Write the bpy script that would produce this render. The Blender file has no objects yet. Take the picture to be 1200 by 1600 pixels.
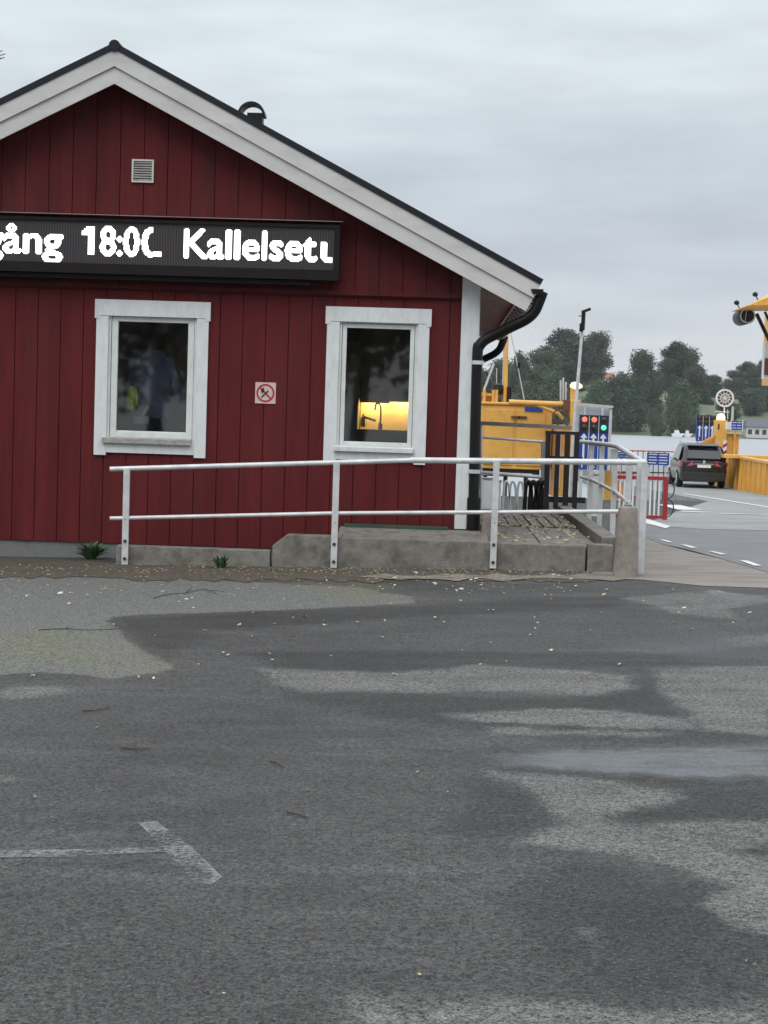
import bpy, bmesh, math, random
import numpy as np
from mathutils import Vector, Matrix
R = math.radians
random.seed(7)
SC = bpy.context.scene
COL = SC.collection

# ---------------------------------------------------------------- camera
FPX = 2600.0                       # focal length in photo pixels (1200 x 1600)
CAM = Vector((0.0, 0.0, 1.6))
YAW, PITCH, ROLL = R(1.65), R(3.28), R(1.83)
_r0 = Vector((math.cos(YAW), math.sin(YAW), 0))
_f = Vector((-math.sin(YAW)*math.cos(PITCH), math.cos(YAW)*math.cos(PITCH), -math.sin(PITCH)))
_u0 = _r0.cross(_f)
_u = _u0*math.cos(ROLL) - _r0*math.sin(ROLL)
_r = _r0*math.cos(ROLL) + _u0*math.sin(ROLL)
cam_d = bpy.data.cameras.new('camera')
cam = bpy.data.objects.new('camera', cam_d)
COL.objects.link(cam)
SC.camera = cam
cam.matrix_world = Matrix(((_r.x, _u.x, -_f.x, CAM.x), (_r.y, _u.y, -_f.y, CAM.y), (_r.z, _u.z, -_f.z, CAM.z), (0, 0, 0, 1)))
cam_d.sensor_fit = 'VERTICAL'
cam_d.sensor_height = 36
cam_d.lens = 36*FPX/1600
cam_d.clip_start = 0.05
cam_d.clip_end = 6000
SC.render.resolution_x, SC.render.resolution_y = 768, 1024

# ---------------------------------------------------------------- sky, sun, exposure
SUN_EL, SUN_AZ = R(52), R(200)      # high behind the camera, wrapped in cloud
w = bpy.data.worlds.new('World'); SC.world = w; w.use_nodes = True
nt = w.node_tree; nt.nodes.clear()
N = nt.nodes.new; L = nt.links.new
out = N('ShaderNodeOutputWorld'); bg = N('ShaderNodeBackground')
sky = N('ShaderNodeTexSky'); sky.sky_type = 'NISHITA'; sky.sun_disc = False
sky.sun_elevation = SUN_EL; sky.sun_rotation = SUN_AZ
sky.air_density = 1.5; sky.dust_density = 5
tc = N('ShaderNodeTexCoord')
sep = N('ShaderNodeSeparateXYZ'); L(tc.outputs['Generated'], sep.inputs[0])
mp = N('ShaderNodeMapping'); mp.inputs['Scale'].default_value = (1.0, 1.0, 5.0); mp.inputs['Rotation'].default_value = (R(4), R(-5), 0)
L(tc.outputs['Generated'], mp.inputs[0])
nz = N('ShaderNodeTexNoise'); nz.inputs['Scale'].default_value = 4.2; nz.inputs['Detail'].default_value = 5; nz.inputs['Roughness'].default_value = 0.5
nz.inputs['Distortion'].default_value = 0.3
L(mp.outputs[0], nz.inputs['Vector'])
ad = N('ShaderNodeMath'); ad.operation = 'MULTIPLY_ADD'   # elevation wobbled by the clouds
L(nz.outputs[0], ad.inputs[0]); ad.inputs[1].default_value = 0.17
sb = N('ShaderNodeMath'); sb.operation = 'SUBTRACT'; L(sep.outputs[2], sb.inputs[0]); sb.inputs[1].default_value = 0.085
L(sb.outputs[0], ad.inputs[2])
rp = N('ShaderNodeValToRGB'); L(ad.outputs[0], rp.inputs[0])
cr = rp.color_ramp
def stop(p, c):
    e = cr.elements.new(p); e.color = (*c, 1)
cr.elements[0].position = 0.0; cr.elements[0].color = (0.70, 0.70, 0.70, 1)
cr.elements[1].position = 1.0; cr.elements[1].color = (1.6, 1.65, 1.7, 1)
stop(0.035, (0.70, 0.71, 0.72)); stop(0.07, (0.62, 0.65, 0.68)); stop(0.12, (0.535, 0.58, 0.63)); stop(0.165, (0.60, 0.65, 0.69))
stop(0.20, (0.70, 0.755, 0.775)); stop(0.26, (0.70, 0.76, 0.78)); stop(0.45, (1.05, 1.1, 1.15))
nz2 = N('ShaderNodeTexNoise'); nz2.inputs['Scale'].default_value = 9; nz2.inputs['Detail'].default_value = 6; nz2.inputs['Roughness'].default_value = 0.55
L(mp.outputs[0], nz2.inputs['Vector'])
mr = N('ShaderNodeMapRange'); mr.inputs[1].default_value = 0.3; mr.inputs[2].default_value = 0.7; mr.inputs[3].default_value = 0.93; mr.inputs[4].default_value = 1.10
L(nz2.outputs[0], mr.inputs[0])
mul = N('ShaderNodeMixRGB'); mul.blend_type = 'MULTIPLY'; mul.inputs[0].default_value = 1
L(rp.outputs[0], mul.inputs[1]); L(mr.outputs[0], mul.inputs[2])
skm = N('ShaderNodeMixRGB'); skm.blend_type = 'MULTIPLY'; skm.inputs[0].default_value = 1
L(sky.outputs[0], skm.inputs[1]); skm.inputs[2].default_value = (0.1, 0.1, 0.1, 1)      # sky at strength 0.1
mx = N('ShaderNodeMixRGB'); mx.inputs[0].default_value = 0.94    # the cloud deck covers nearly all of the sky
L(skm.outputs[0], mx.inputs[1]); L(mul.outputs[0], mx.inputs[2])
tn = N('ShaderNodeMixRGB'); tn.blend_type = 'MULTIPLY'; tn.inputs[0].default_value = 1; L(mx.outputs[0], tn.inputs[1]); tn.inputs[2].default_value = (0.975, 1.0, 1.025, 1)
L(tn.outputs[0], bg.inputs[0]); bg.inputs[1].default_value = 1.0
L(bg.outputs[0], out.inputs[0])
sd = bpy.data.lights.new('sun', 'SUN'); sd.energy = 1.1; sd.angle = R(40); sd.color = (1, 0.97, 0.93)
sun = bpy.data.objects.new('sun', sd); COL.objects.link(sun)
sdir = Vector((math.sin(SUN_AZ)*math.cos(SUN_EL), math.cos(SUN_AZ)*math.cos(SUN_EL), math.sin(SUN_EL)))
sun.rotation_euler = sdir.to_track_quat('Z', 'Y').to_euler()
SC.view_settings.view_transform = 'Standard'; SC.view_settings.look = 'None'
SC.view_settings.exposure = 0.12; SC.view_settings.gamma = 1; SC.view_settings.use_curve_mapping = False
SC.render.engine = 'CYCLES'
SC.cycles.max_bounces = 6; SC.cycles.transparent_max_bounces = 12; SC.cycles.volume_bounces = 0

# ---------------------------------------------------------------- measuring helpers (photo pixel -> real point on a real plane)
def ray(x, y): return _f + _r*((x-600)/FPX) + _u*((800-y)/FPX)
def at(x, y, Y): d = ray(x, y); return CAM + d*(Y/d.y)
def gz(x, y):
    c = max(-6.0, min(6.0, x)); z = 0.06 + 0.02*c
    if y > 20:
        t = min(1.0, (y-20)/40.0); z = z*(1-t) - 0.63*t
    return z
def gat(x, y):
    d = ray(x, y); z = 0.0
    for _ in range(25):
        p = CAM + d*((z-CAM.z)/d.z); z = gz(p.x, p.y)
    return p

# ---------------------------------------------------------------- materials
def M(name, col, rough=0.6, metal=0.0, var=0.12, scale=6.0, bump=0.0, bscale=60.0, stretch=(1, 1, 1), dirt=None, dscale=2.0, damt=0.5, spec=0.5, emit=None, es=0.0):
    m = bpy.data.materials.new(name); m.use_nodes = True
    t = m.node_tree; n = t.nodes; l = t.links; p = n['Principled BSDF']
    p.inputs['Roughness'].default_value = rough; p.inputs['Metallic'].default_value = metal
    p.inputs['Specular IOR Level'].default_value = spec
    tcn = n.new('ShaderNodeTexCoord'); mpn = n.new('ShaderNodeMapping'); mpn.inputs['Scale'].default_value = stretch
    l.new(tcn.outputs['Object'], mpn.inputs[0])
    no = n.new('ShaderNodeTexNoise'); no.inputs['Scale'].default_value = scale; no.inputs['Detail'].default_value = 5
    l.new(mpn.outputs[0], no.inputs['Vector'])
    ma = n.new('ShaderNodeMapRange'); ma.inputs[1].default_value = 0.3; ma.inputs[2].default_value = 0.7; ma.inputs[3].default_value = 1-var; ma.inputs[4].default_value = 1+var
    l.new(no.outputs[0], ma.inputs[0])
    mm = n.new('ShaderNodeMixRGB'); mm.blend_type = 'MULTIPLY'; mm.inputs[0].default_value = 1; mm.inputs[1].default_value = (*col, 1)
    l.new(ma.outputs[0], mm.inputs[2]); last = mm.outputs[0]
    if dirt:
        n2 = n.new('ShaderNodeTexNoise'); n2.inputs['Scale'].default_value = dscale; n2.inputs['Detail'].default_value = 8; n2.inputs['Roughness'].default_value = 0.65
        l.new(mpn.outputs[0], n2.inputs['Vector'])
        m2 = n.new('ShaderNodeMapRange'); m2.inputs[1].default_value = 0.48; m2.inputs[2].default_value = 0.72; m2.inputs[4].default_value = damt
        l.new(n2.outputs[0], m2.inputs[0])
        mi = n.new('ShaderNodeMixRGB'); l.new(m2.outputs[0], mi.inputs[0]); l.new(last, mi.inputs[1]); mi.inputs[2].default_value = (*dirt, 1); last = mi.outputs[0]
    l.new(last, p.inputs['Base Color'])
    if bump:
        nb = n.new('ShaderNodeTexNoise'); nb.inputs['Scale'].default_value = bscale; nb.inputs['Detail'].default_value = 4
        l.new(mpn.outputs[0], nb.inputs['Vector'])
        b = n.new('ShaderNodeBump'); b.inputs['Strength'].default_value = bump; b.inputs['Distance'].default_value = 0.01
        l.new(nb.outputs[0], b.inputs['Height']); l.new(b.outputs[0], p.inputs['Normal'])
    if emit:
        p.inputs['Emission Color'].default_value = (*emit, 1); p.inputs['Emission Strength'].default_value = es
    return m

mt = {}
def mats():
    mt['red'] = M('falu_red_paint', (0.106, 0.0148, 0.0165), 0.75, spec=0.15, var=0.12, scale=2.5, stretch=(3, 3, 0.5), dirt=(0.06, 0.022, 0.02), dscale=1.1, damt=0.5, bump=0.25, bscale=70)
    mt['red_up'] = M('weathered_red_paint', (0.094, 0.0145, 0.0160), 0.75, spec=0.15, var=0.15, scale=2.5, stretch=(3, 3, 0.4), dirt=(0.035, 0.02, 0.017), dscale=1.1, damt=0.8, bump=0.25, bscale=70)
    mt['white'] = M('white_wood_paint', (0.67, 0.69, 0.69), 0.5, var=0.05, scale=5, stretch=(3, 3, 1), dirt=(0.36, 0.36, 0.35), dscale=4, damt=0.35, bump=0.1)
    mt['barge'] = M('grey_white_board', (0.56, 0.545, 0.53), 0.55, var=0.08, scale=1.5, stretch=(1, 1, 3), dirt=(0.36, 0.34, 0.33), dscale=2.5, damt=0.35, bump=0.1)
    mt['wframe'] = M('white_window_frame', (0.66, 0.68, 0.66), 0.4, var=0.04, dirt=(0.35, 0.35, 0.33), dscale=9, damt=0.3)
    mt['sill'] = M('weathered_sill_wood', (0.36, 0.34, 0.31), 0.7, var=0.25, scale=14, stretch=(1, 4, 4), dirt=(0.12, 0.12, 0.11), dscale=8, damt=0.7)
    mt['roof'] = M('black_sheet_roof', (0.012, 0.012, 0.017), 0.5, var=0.2, spec=0.25)
    mt['black'] = M('black_painted_steel', (0.006, 0.005, 0.005), 0.42, var=0.2, spec=0.3)
    mt['soffit'] = M('soffit_boards', (0.80, 0.70, 0.60), 0.7, var=0.2, scale=6, stretch=(6, 0.4, 6), dirt=(0.55, 0.45, 0.36), damt=0.5)
    mt['found'] = M('painted_foundation', (0.16, 0.165, 0.155), 0.8, var=0.2, scale=5, dirt=(0.07, 0.08, 0.06), dscale=5, damt=0.8, bump=0.4)
    mt['conc'] = M('aged_concrete', (0.195, 0.180, 0.158), 0.85, var=0.2, scale=14, dirt=(0.075, 0.066, 0.05), dscale=5, damt=0.9, bump=0.9, bscale=70)
    mt['conc2'] = M('pinkish_concrete', (0.27, 0.235, 0.21), 0.85, var=0.14, scale=14, dirt=(0.12, 0.095, 0.08), dscale=5, damt=0.7, bump=0.5, bscale=120)
    mt['plank'] = M('wet_deck_planks', (0.135, 0.115, 0.098), 0.6, var=0.3, scale=6, stretch=(6, 0.5, 1), dirt=(0.05, 0.045, 0.04), damt=0.8, bump=0.3)
    mt['rail'] = M('galvanised_painted_steel', (0.60, 0.61, 0.61), 0.42, metal=0.15, var=0.1, scale=9, dirt=(0.33, 0.32, 0.31), dscale=6, damt=0.5)
    mt['bolt'] = M('bolt_dark', (0.03, 0.028, 0.027), 0.5, var=0.1)
    mt['darkwood'] = M('dark_brown_stained_wood', (0.013, 0.009, 0.009), 0.6, var=0.3)
    mt['greywood'] = M('grey_rail_wood', (0.22, 0.22, 0.22), 0.7, var=0.2)
    mt['yellow'] = M('yellow_machine_paint', (0.74, 0.40, 0.085), 0.45, var=0.1, scale=1.5, dirt=(0.45, 0.20, 0.04), dscale=3.0, damt=0.6)
    mt['rusty'] = M('yellow_bulwark_paint_with_rust', (0.74, 0.38, 0.045), 0.5, var=0.12, scale=2, stretch=(5, 5, 0.5), dirt=(0.20, 0.07, 0.025), dscale=1.3, damt=0.95)
    mt['rust'] = M('rust_brown', (0.14, 0.055, 0.025), 0.8, var=0.3)
    mt['blue'] = M('blue_sign_sheet', (0.012, 0.05, 0.29), 0.4, var=0.05)
    mt['signwhite'] = M('sign_white', (0.72, 0.72, 0.72), 0.4, var=0.03)
    mt['signpink'] = M('sign_faded_white', (0.60, 0.47, 0.43), 0.45, var=0.05)
    mt['signred'] = M('sign_red', (0.42, 0.02, 0.02), 0.4, var=0.05)
    mt['signblack'] = M('sign_black', (0.02, 0.02, 0.02), 0.4, var=0.05)
    mt['redpaint'] = M('red_barrier_paint', (0.33, 0.016, 0.024), 0.5, var=0.1)
    mt['line'] = M('road_paint', (0.62, 0.62, 0.61), 0.6, var=0.12, scale=20, dirt=(0.3, 0.3, 0.3), dscale=12, damt=0.7)
    mt['faded'] = M('worn_road_paint', (0.23, 0.23, 0.235), 0.7, var=0.2, scale=20, dirt=(0.13, 0.13, 0.13), dscale=9, damt=0.9)
    mt['led_off'] = M('led_panel_face', (0.075, 0.065, 0.07), 0.6, var=0.1)
    mt['led_case'] = M('led_cabinet_black', (0.010, 0.007, 0.007), 0.6, var=0.2, spec=0.2)
    mt['led_text'] = M('led_lit_letters', (0.8, 0.8, 0.8), 0.5, var=0.0, emit=(1.0, 0.95, 1.0), es=2.6)
    mt['flash'] = M('pale_metal_flashing', (0.5, 0.43, 0.42), 0.4, var=0.1)
    mt['soil'] = M('damp_soil', (0.072, 0.056, 0.042), 0.95, var=0.4, scale=25, dirt=(0.035, 0.035, 0.018), dscale=4, damt=0.8, bump=1.0, bscale=60)
    mt['leaf'] = M('dry_leaf', (0.42, 0.36, 0.18), 0.7, var=0.35, scale=20)
    mt['leafpale'] = M('pale_leaf', (0.55, 0.53, 0.47), 0.7, var=0.1)
    mt['weed'] = M('weed_green', (0.05, 0.10, 0.035), 0.7, var=0.4)
    mt['twig'] = M('twig_brown', (0.05, 0.035, 0.025), 0.8, var=0.2)
    mt['bark'] = M('bark', (0.06, 0.05, 0.042), 0.9, var=0.3)
    mt['glassdark'] = M('dark_car_glass', (0.01, 0.011, 0.012), 0.05, var=0.0, spec=0.8)
    mt['carpaint'] = M('dark_car_paint', (0.012, 0.010, 0.011), 0.16, metal=0.2, var=0.05, spec=0.7)
    mt['tyre'] = M('tyre_rubber', (0.012, 0.012, 0.012), 0.85, var=0.2)
    mt['alloy'] = M('alloy_metal', (0.5, 0.5, 0.5), 0.3, metal=0.9, var=0.05)
    mt['tail'] = M('tail_light_red', (0.35, 0.01, 0.02), 0.15, var=0.05, spec=0.8)
    mt['room'] = M('room_wall', (0.30, 0.36, 0.42), 0.8, var=0.1)
    mt['roomdark'] = M('room_dark_cabinet', (0.15, 0.125, 0.085), 0.6, var=0.1)
    mt['tile'] = M('kitchen_splashback', (0.62, 0.52, 0.34), 0.45, var=0.08, scale=4)
    mt['counter'] = M('kitchen_counter_top', (0.14, 0.14, 0.11), 0.4, var=0.1)
    mt['tap'] = M('tap_chrome', (0.25, 0.22, 0.2), 0.2, metal=1.0, var=0.02)
    mt['lampglow'] = M('under_cabinet_lamp', (1, 0.8, 0.4), 0.5, var=0, emit=(1, 0.62, 0.18), es=48)
    mt['lampyellow'] = M('lit_lamp_yellow', (1, 0.9, 0.6), 0.5, var=0, emit=(1, 0.85, 0.5), es=1.1)
    mt['lampred'] = M('lit_red_signal', (1, 0.1, 0.05), 0.5, var=0, emit=(1, 0.11, 0.07), es=1.8)
    mt['lampgreen'] = M('lit_green_signal', (0.1, 1, 0.5), 0.5, var=0, emit=(0.06, 1, 0.42), es=1.3)
    mt['lampoff'] = M('unlit_signal_lens', (0.03, 0.025, 0.02), 0.3, var=0.1)
    mt['jacketblue'] = M('blue_work_jacket', (0.09, 0.10, 0.18), 0.8, var=0.3)
    mt['hivis'] = M('hi_vis_cloth', (0.55, 0.68, 0.06), 0.7, var=0.1)
    mt['greyboard'] = M('grey_signal_frame', (0.48, 0.49, 0.48), 0.6, var=0.1)
    mt['cottage'] = M('white_cottage_wall', (0.5, 0.5, 0.48), 0.7, var=0.1)
    mt['tileroof'] = M('orange_tile_roof', (0.30, 0.11, 0.06), 0.8, var=0.2)
    mt['slate'] = M('grey_slate_roof', (0.09, 0.10, 0.115), 0.7, var=0.2)
    mt['tarp'] = M('green_mat', (0.03, 0.07, 0.045), 0.8, var=0.2)
    mt['boat'] = M('white_boat_hull', (0.7, 0.7, 0.7), 0.4, var=0.05)
mats()
def board_tint(name, wdt, amp=0.16):
    """every board of the cladding took the paint a little differently"""
    m = mt[name]; n = m.node_tree.nodes; l = m.node_tree.links; p = n['Principled BSDF']; src = p.inputs['Base Color'].links[0].from_socket
    tcn = n.new('ShaderNodeTexCoord'); sp = n.new('ShaderNodeSeparateXYZ'); l.new(tcn.outputs['Object'], sp.inputs[0])
    d = n.new('ShaderNodeMath'); d.operation = 'DIVIDE'; l.new(sp.outputs[0], d.inputs[0]); d.inputs[1].default_value = wdt
    f = n.new('ShaderNodeMath'); f.operation = 'FLOOR'; l.new(d.outputs[0], f.inputs[0])
    wn = n.new('ShaderNodeTexWhiteNoise'); wn.noise_dimensions = '1D'; l.new(f.outputs[0], wn.inputs['W'])
    mr_ = n.new('ShaderNodeMapRange'); mr_.inputs[3].default_value = 1-amp; mr_.inputs[4].default_value = 1+amp; l.new(wn.outputs['Value'], mr_.inputs[0])
    gm = n.new('ShaderNodeMapping'); gm.inputs['Scale'].default_value = (60, 60, 1.6); l.new(tcn.outputs['Object'], gm.inputs[0])
    gn = n.new('ShaderNodeTexNoise'); gn.inputs['Scale'].default_value = 1; gn.inputs['Detail'].default_value = 5; l.new(gm.outputs[0], gn.inputs['Vector'])
    gr = n.new('ShaderNodeMapRange'); gr.inputs[1].default_value = 0.3; gr.inputs[2].default_value = 0.7; gr.inputs[3].default_value = 0.9; gr.inputs[4].default_value = 1.1; l.new(gn.outputs[0], gr.inputs[0])
    ml = n.new('ShaderNodeMath'); ml.operation = 'MULTIPLY'; l.new(mr_.outputs[0], ml.inputs[0]); l.new(gr.outputs[0], ml.inputs[1])
    x = n.new('ShaderNodeMixRGB'); x.blend_type = 'MULTIPLY'; x.inputs[0].default_value = 1; l.new(src, x.inputs[1]); l.new(ml.outputs[0], x.inputs[2]); l.new(x.outputs[0], p.inputs['Base Color'])
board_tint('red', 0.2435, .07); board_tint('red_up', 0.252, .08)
def foliage(name, c1, c2, scale=0.25):
    m = bpy.data.materials.new(name); m.use_nodes = True
    t = m.node_tree; n = t.nodes; l = t.links; p = n['Principled BSDF']; p.inputs['Roughness'].default_value = 0.65
    tcn = n.new('ShaderNodeTexCoord'); no = n.new('ShaderNodeTexNoise'); no.inputs['Scale'].default_value = scale; no.inputs['Detail'].default_value = 6
    l.new(tcn.outputs['Object'], no.inputs['Vector'])
    rp_ = n.new('ShaderNodeValToRGB'); rp_.color_ramp.elements[0].position = 0.35; rp_.color_ramp.elements[1].position = 0.68
    rp_.color_ramp.elements[0].color = (*c1, 1); rp_.color_ramp.elements[1].color = (*c2, 1)
    l.new(no.outputs[0], rp_.inputs[0]); l.new(rp_.outputs[0], p.inputs['Base Color'])
    p.inputs['Subsurface Weight'].default_value = 0
    return m
FOL = [foliage('foliage_dark_green', (0.012, 0.028, 0.016), (0.050, 0.092, 0.040)),
       foliage('foliage_autumn_tinge', (0.020, 0.036, 0.018), (0.085, 0.080, 0.034)),
       foliage('foliage_olive_green', (0.022, 0.044, 0.018), (0.075, 0.115, 0.045))]

def glass_mat():
    m = bpy.data.materials.new('window_glass'); m.use_nodes = True
    t = m.node_tree; n = t.nodes; l = t.links; n.clear()
    o = n.new('ShaderNodeOutputMaterial'); mxs = n.new('ShaderNodeMixShader')
    tr = n.new('ShaderNodeBsdfTransparent'); tr.inputs[0].default_value = (0.93, 0.96, 0.95, 1)
    gl = n.new('ShaderNodeBsdfGlossy'); gl.inputs['Roughness'].default_value = 0.03
    tcn = n.new('ShaderNodeTexCoord'); no = n.new('ShaderNodeTexNoise'); no.inputs['Scale'].default_value = 1.5
    l.new(tcn.outputs['Object'], no.inputs['Vector'])
    b = n.new('ShaderNodeBump'); b.inputs['Strength'].default_value = 0.05; b.inputs['Distance'].default_value = 0.02
    l.new(no.outputs[0], b.inputs['Height']); l.new(b.outputs[0], gl.inputs['Normal'])
    fr = n.new('ShaderNodeFresnel'); fr.inputs[0].default_value = 1.5
    ma = n.new('ShaderNodeMath'); ma.operation = 'MULTIPLY_ADD'; ma.inputs[1].default_value = 1.3; ma.inputs[2].default_value = 0.06
    l.new(fr.outputs[0], ma.inputs[0]); l.new(ma.outputs[0], mxs.inputs[0])
    l.new(tr.outputs[0], mxs.inputs[1]); l.new(gl.outputs[0], mxs.inputs[2]); l.new(mxs.outputs[0], o.inputs[0])
    return m
mt['glass'] = glass_mat()

# ---------------------------------------------------------------- object helpers
def tag(o, label=None, cat=None, group=None, kind=None):
    if label: o['label'] = label
    if cat: o['category'] = cat
    if group: o['group'] = group
    if kind: o['kind'] = kind
    return o
def thing(name, label, cat, loc=(0, 0, 0), rz=0.0, group=None):
    o = bpy.data.objects.new(name, None); COL.objects.link(o); o.empty_display_size = 0.2
    o.location = loc; o.rotation_euler = (0, 0, rz)
    return tag(o, label, cat, group)
class MB:
    """collects shapes; build() links them as ONE mesh object. Coordinates are world unless the parent is moved."""
    def __init__(s): s.bm = bmesh.new()
    def box(s, x0, x1, y0, y1, z0, z1):
        v = [s.bm.verts.new(p) for p in ((x0, y0, z0), (x1, y0, z0), (x1, y1, z0), (x0, y1, z0), (x0, y0, z1), (x1, y0, z1), (x1, y1, z1), (x0, y1, z1))]
        for f in ((0, 3, 2, 1), (4, 5, 6, 7), (0, 1, 5, 4), (1, 2, 6, 5), (2, 3, 7, 6), (3, 0, 4, 7)): s.bm.faces.new([v[i] for i in f])
        return s
    def prism(s, pts, vec):
        vec = Vector(vec); a = [s.bm.verts.new(Vector(p)) for p in pts]; b = [s.bm.verts.new(Vector(p)+vec) for p in pts]; n = len(a)
        s.bm.faces.new(a); s.bm.faces.new(b[::-1])
        for i in range(n): s.bm.faces.new((a[i], b[i], b[(i+1) % n], a[(i+1) % n]))
        return s
    def xz(s, pts, y0, y1): return s.prism([(x, y0, z) for x, z in pts], (0, y1-y0, 0))
    def tube(s, pts, r, seg=10, r2=None, caps=True):
        pts = [Vector(p) for p in pts]; rings = []
        n = len(pts); up = None
        for i, p in enumerate(pts):
            d = (pts[min(i+1, n-1)]-pts[max(i-1, 0)]).normalized()
            if up is None: up = Vector((0, 0, 1)) if abs(d.z) < 0.9 else Vector((1, 0, 0))
            a = d.cross(up).normalized(); b = a.cross(d).normalized(); up = b
            rr = r if r2 is None else r+(r2-r)*i/(n-1)
            rings.append([s.bm.verts.new(p+a*rr*math.cos(2*math.pi*k/seg)+b*rr*math.sin(2*math.pi*k/seg)) for k in range(seg)])
        for i in range(n-1):
            for k in range(seg): s.bm.faces.new((rings[i][k], rings[i][(k+1) % seg], rings[i+1][(k+1) % seg], rings[i+1][k]))
        if caps: s.bm.faces.new(rings[0][::-1]); s.bm.faces.new(rings[-1])
        return s
    def bar(s, a, b, w, h):
        """rectangular bar from a to b, w across, h up"""
        a = Vector(a); b = Vector(b); d = (b-a).normalized(); up = Vector((0, 0, 1)) if abs(d.z) < 0.95 else Vector((0, 1, 0))
        x = d.cross(up).normalized(); z = x.cross(d).normalized()
        q = [a+x*sx*w/2+z*sz*h/2 for sx, sz in ((-1, -1), (1, -1), (1, 1), (-1, 1))]
        return s.prism(q, b-a)
    def lathe(s, prof, c, seg=20, axis='z'):
        c = Vector(c); rings = []
        for r, h in prof:
            ring = []
            for k in range(seg):
                A = 2*math.pi*k/seg; q = (r*math.cos(A), r*math.sin(A), h)
                if axis == 'y': q = (q[0], q[2], q[1])
                if axis == 'x': q = (q[2], q[0], q[1])
                ring.append(s.bm.verts.new(c+Vector(q)))
            rings.append(ring)
        for i in range(len(rings)-1):
            for k in range(seg): s.bm.faces.new((rings[i][k], rings[i][(k+1) % seg], rings[i+1][(k+1) % seg], rings[i+1][k]))
        s.bm.faces.new(rings[0][::-1]); s.bm.faces.new(rings[-1]); return s
    def quad(s, pts): s.bm.faces.new([s.bm.verts.new(Vector(p)) for p in pts]); return s
    def ring(s, c, ro, ri, y0, y1, seg=32, a0=0, a1=360):
        """flat ring in the XZ plane"""
        n = int(seg); full = abs(a1-a0) >= 360
        for k in range(n):
            A = R(a0+(a1-a0)*k/n); B = R(a0+(a1-a0)*(k+1)/n)
            P = [(c[0]+ri*math.cos(A), c[1]+ri*math.sin(A)), (c[0]+ro*math.cos(A), c[1]+ro*math.sin(A)), (c[0]+ro*math.cos(B), c[1]+ro*math.sin(B)), (c[0]+ri*math.cos(B), c[1]+ri*math.sin(B))]
            s.xz(P, y0, y1)
        return s
    def build(s, name, mat, parent=None, smooth=False, bevel=0, origin=None):
        bmesh.ops.recalc_face_normals(s.bm, faces=s.bm.faces)
        me = bpy.data.meshes.new(name)
        if origin is not None: bmesh.ops.translate(s.bm, verts=s.bm.verts, vec=-Vector(origin))
        s.bm.to_mesh(me); s.bm.free()
        o = bpy.data.objects.new(name, me); COL.objects.link(o)
        if isinstance(mat, str): mat = mt[mat]
        me.materials.append(mat)
        if origin is not None: o.location = origin
        if parent is not None:
            o.parent = parent
            if parent.type == 'EMPTY': o.matrix_parent_inverse = Matrix.Translation(-parent.location)
        if smooth:
            me.polygons.foreach_set('use_smooth', [True]*len(me.polygons))
            try: me.set_sharp_from_angle(angle=R(40))
            except Exception: pass
        if bevel:
            b = o.modifiers.new('bevel', 'BEVEL'); b.width = bevel; b.segments = 2; b.limit_method = 'ANGLE'
        return o
def children(o): return list(o.children)
def copy_tree(o, parent=None):
    c = o.copy(); COL.objects.link(c)
    if parent is not None: c.parent = parent
    for ch in children(o): copy_tree(ch, c)
    return c
def text_mesh(s, size, bold=0.0, sx=1.0):
    cu = bpy.data.curves.new('txt', 'FONT'); cu.body = s; cu.size = size; cu.offset = bold; cu.extrude = 0.002; cu.resolution_u = 4
    ob = bpy.data.objects.new('txt', cu); COL.objects.link(ob); bpy.context.view_layer.update()
    dg = bpy.context.evaluated_depsgraph_get(); me = bpy.data.meshes.new_from_object(ob.evaluated_get(dg))
    bpy.data.objects.remove(ob); bpy.data.curves.remove(cu)
    return me
def add_dots(mb, s, xa, xb, z, y, cap, bold, pitch, clip=None, grow=True):
    """write s as lit diodes on a square grid: left edge xa, right edge xb, baseline z, facing -Y"""
    me = text_mesh(s, 1.0, bold); me.calc_loop_triangles(); co = np.array([v.co[:] for v in me.vertices])
    capme = text_mesh('K', 1.0, bold); ch = max(v.co.y for v in capme.vertices)-min(v.co.y for v in capme.vertices); c0 = min(v.co.y for v in capme.vertices)
    k = cap/ch; x0, x1 = co[:, 0].min(), co[:, 0].max(); sx = (xb-xa)/(x1-x0)
    P = np.stack([xa+(co[:, 0]-x0)*sx, z+(co[:, 1]-c0)*k], -1)
    gx = np.arange(math.floor(xa/pitch), math.ceil(xb/pitch)+1)*pitch; gy = np.arange(math.floor((P[:, 1].min()-z)/pitch), math.ceil((P[:, 1].max()-z)/pitch)+1)*pitch+z+pitch*.5
    X, Y = np.meshgrid(gx, gy); hit = np.zeros(X.shape, bool)
    for t in me.loop_triangles:
        (ax, ay), (bx, by), (cx, cy) = P[list(t.vertices)]
        d = (by-cy)*(ax-cx)+(cx-bx)*(ay-cy)
        if abs(d) < 1e-12: continue
        u = ((by-cy)*(X-cx)+(cx-bx)*(Y-cy))/d; v = ((cy-ay)*(X-cx)+(ax-cx)*(Y-cy))/d
        hit |= (u >= -.01) & (v >= -.01) & (u+v <= 1.01)
    if grow:                                   # fatten the strokes by one diode each way
        g = hit.copy(); g[1:] |= hit[:-1]; g[:-1] |= hit[1:]; g[:, 1:] |= hit[:, :-1]; g[:, :-1] |= hit[:, 1:]; hit = g
    h = pitch*.47
    for x, yy in zip(X[hit], Y[hit]):
        if clip is not None and x > clip: continue
        mb.quad([(x-h, y, yy-h), (x+h, y, yy-h), (x+h, y, yy+h), (x-h, y, yy+h)])
    bpy.data.meshes.remove(me); bpy.data.meshes.remove(capme)
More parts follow.
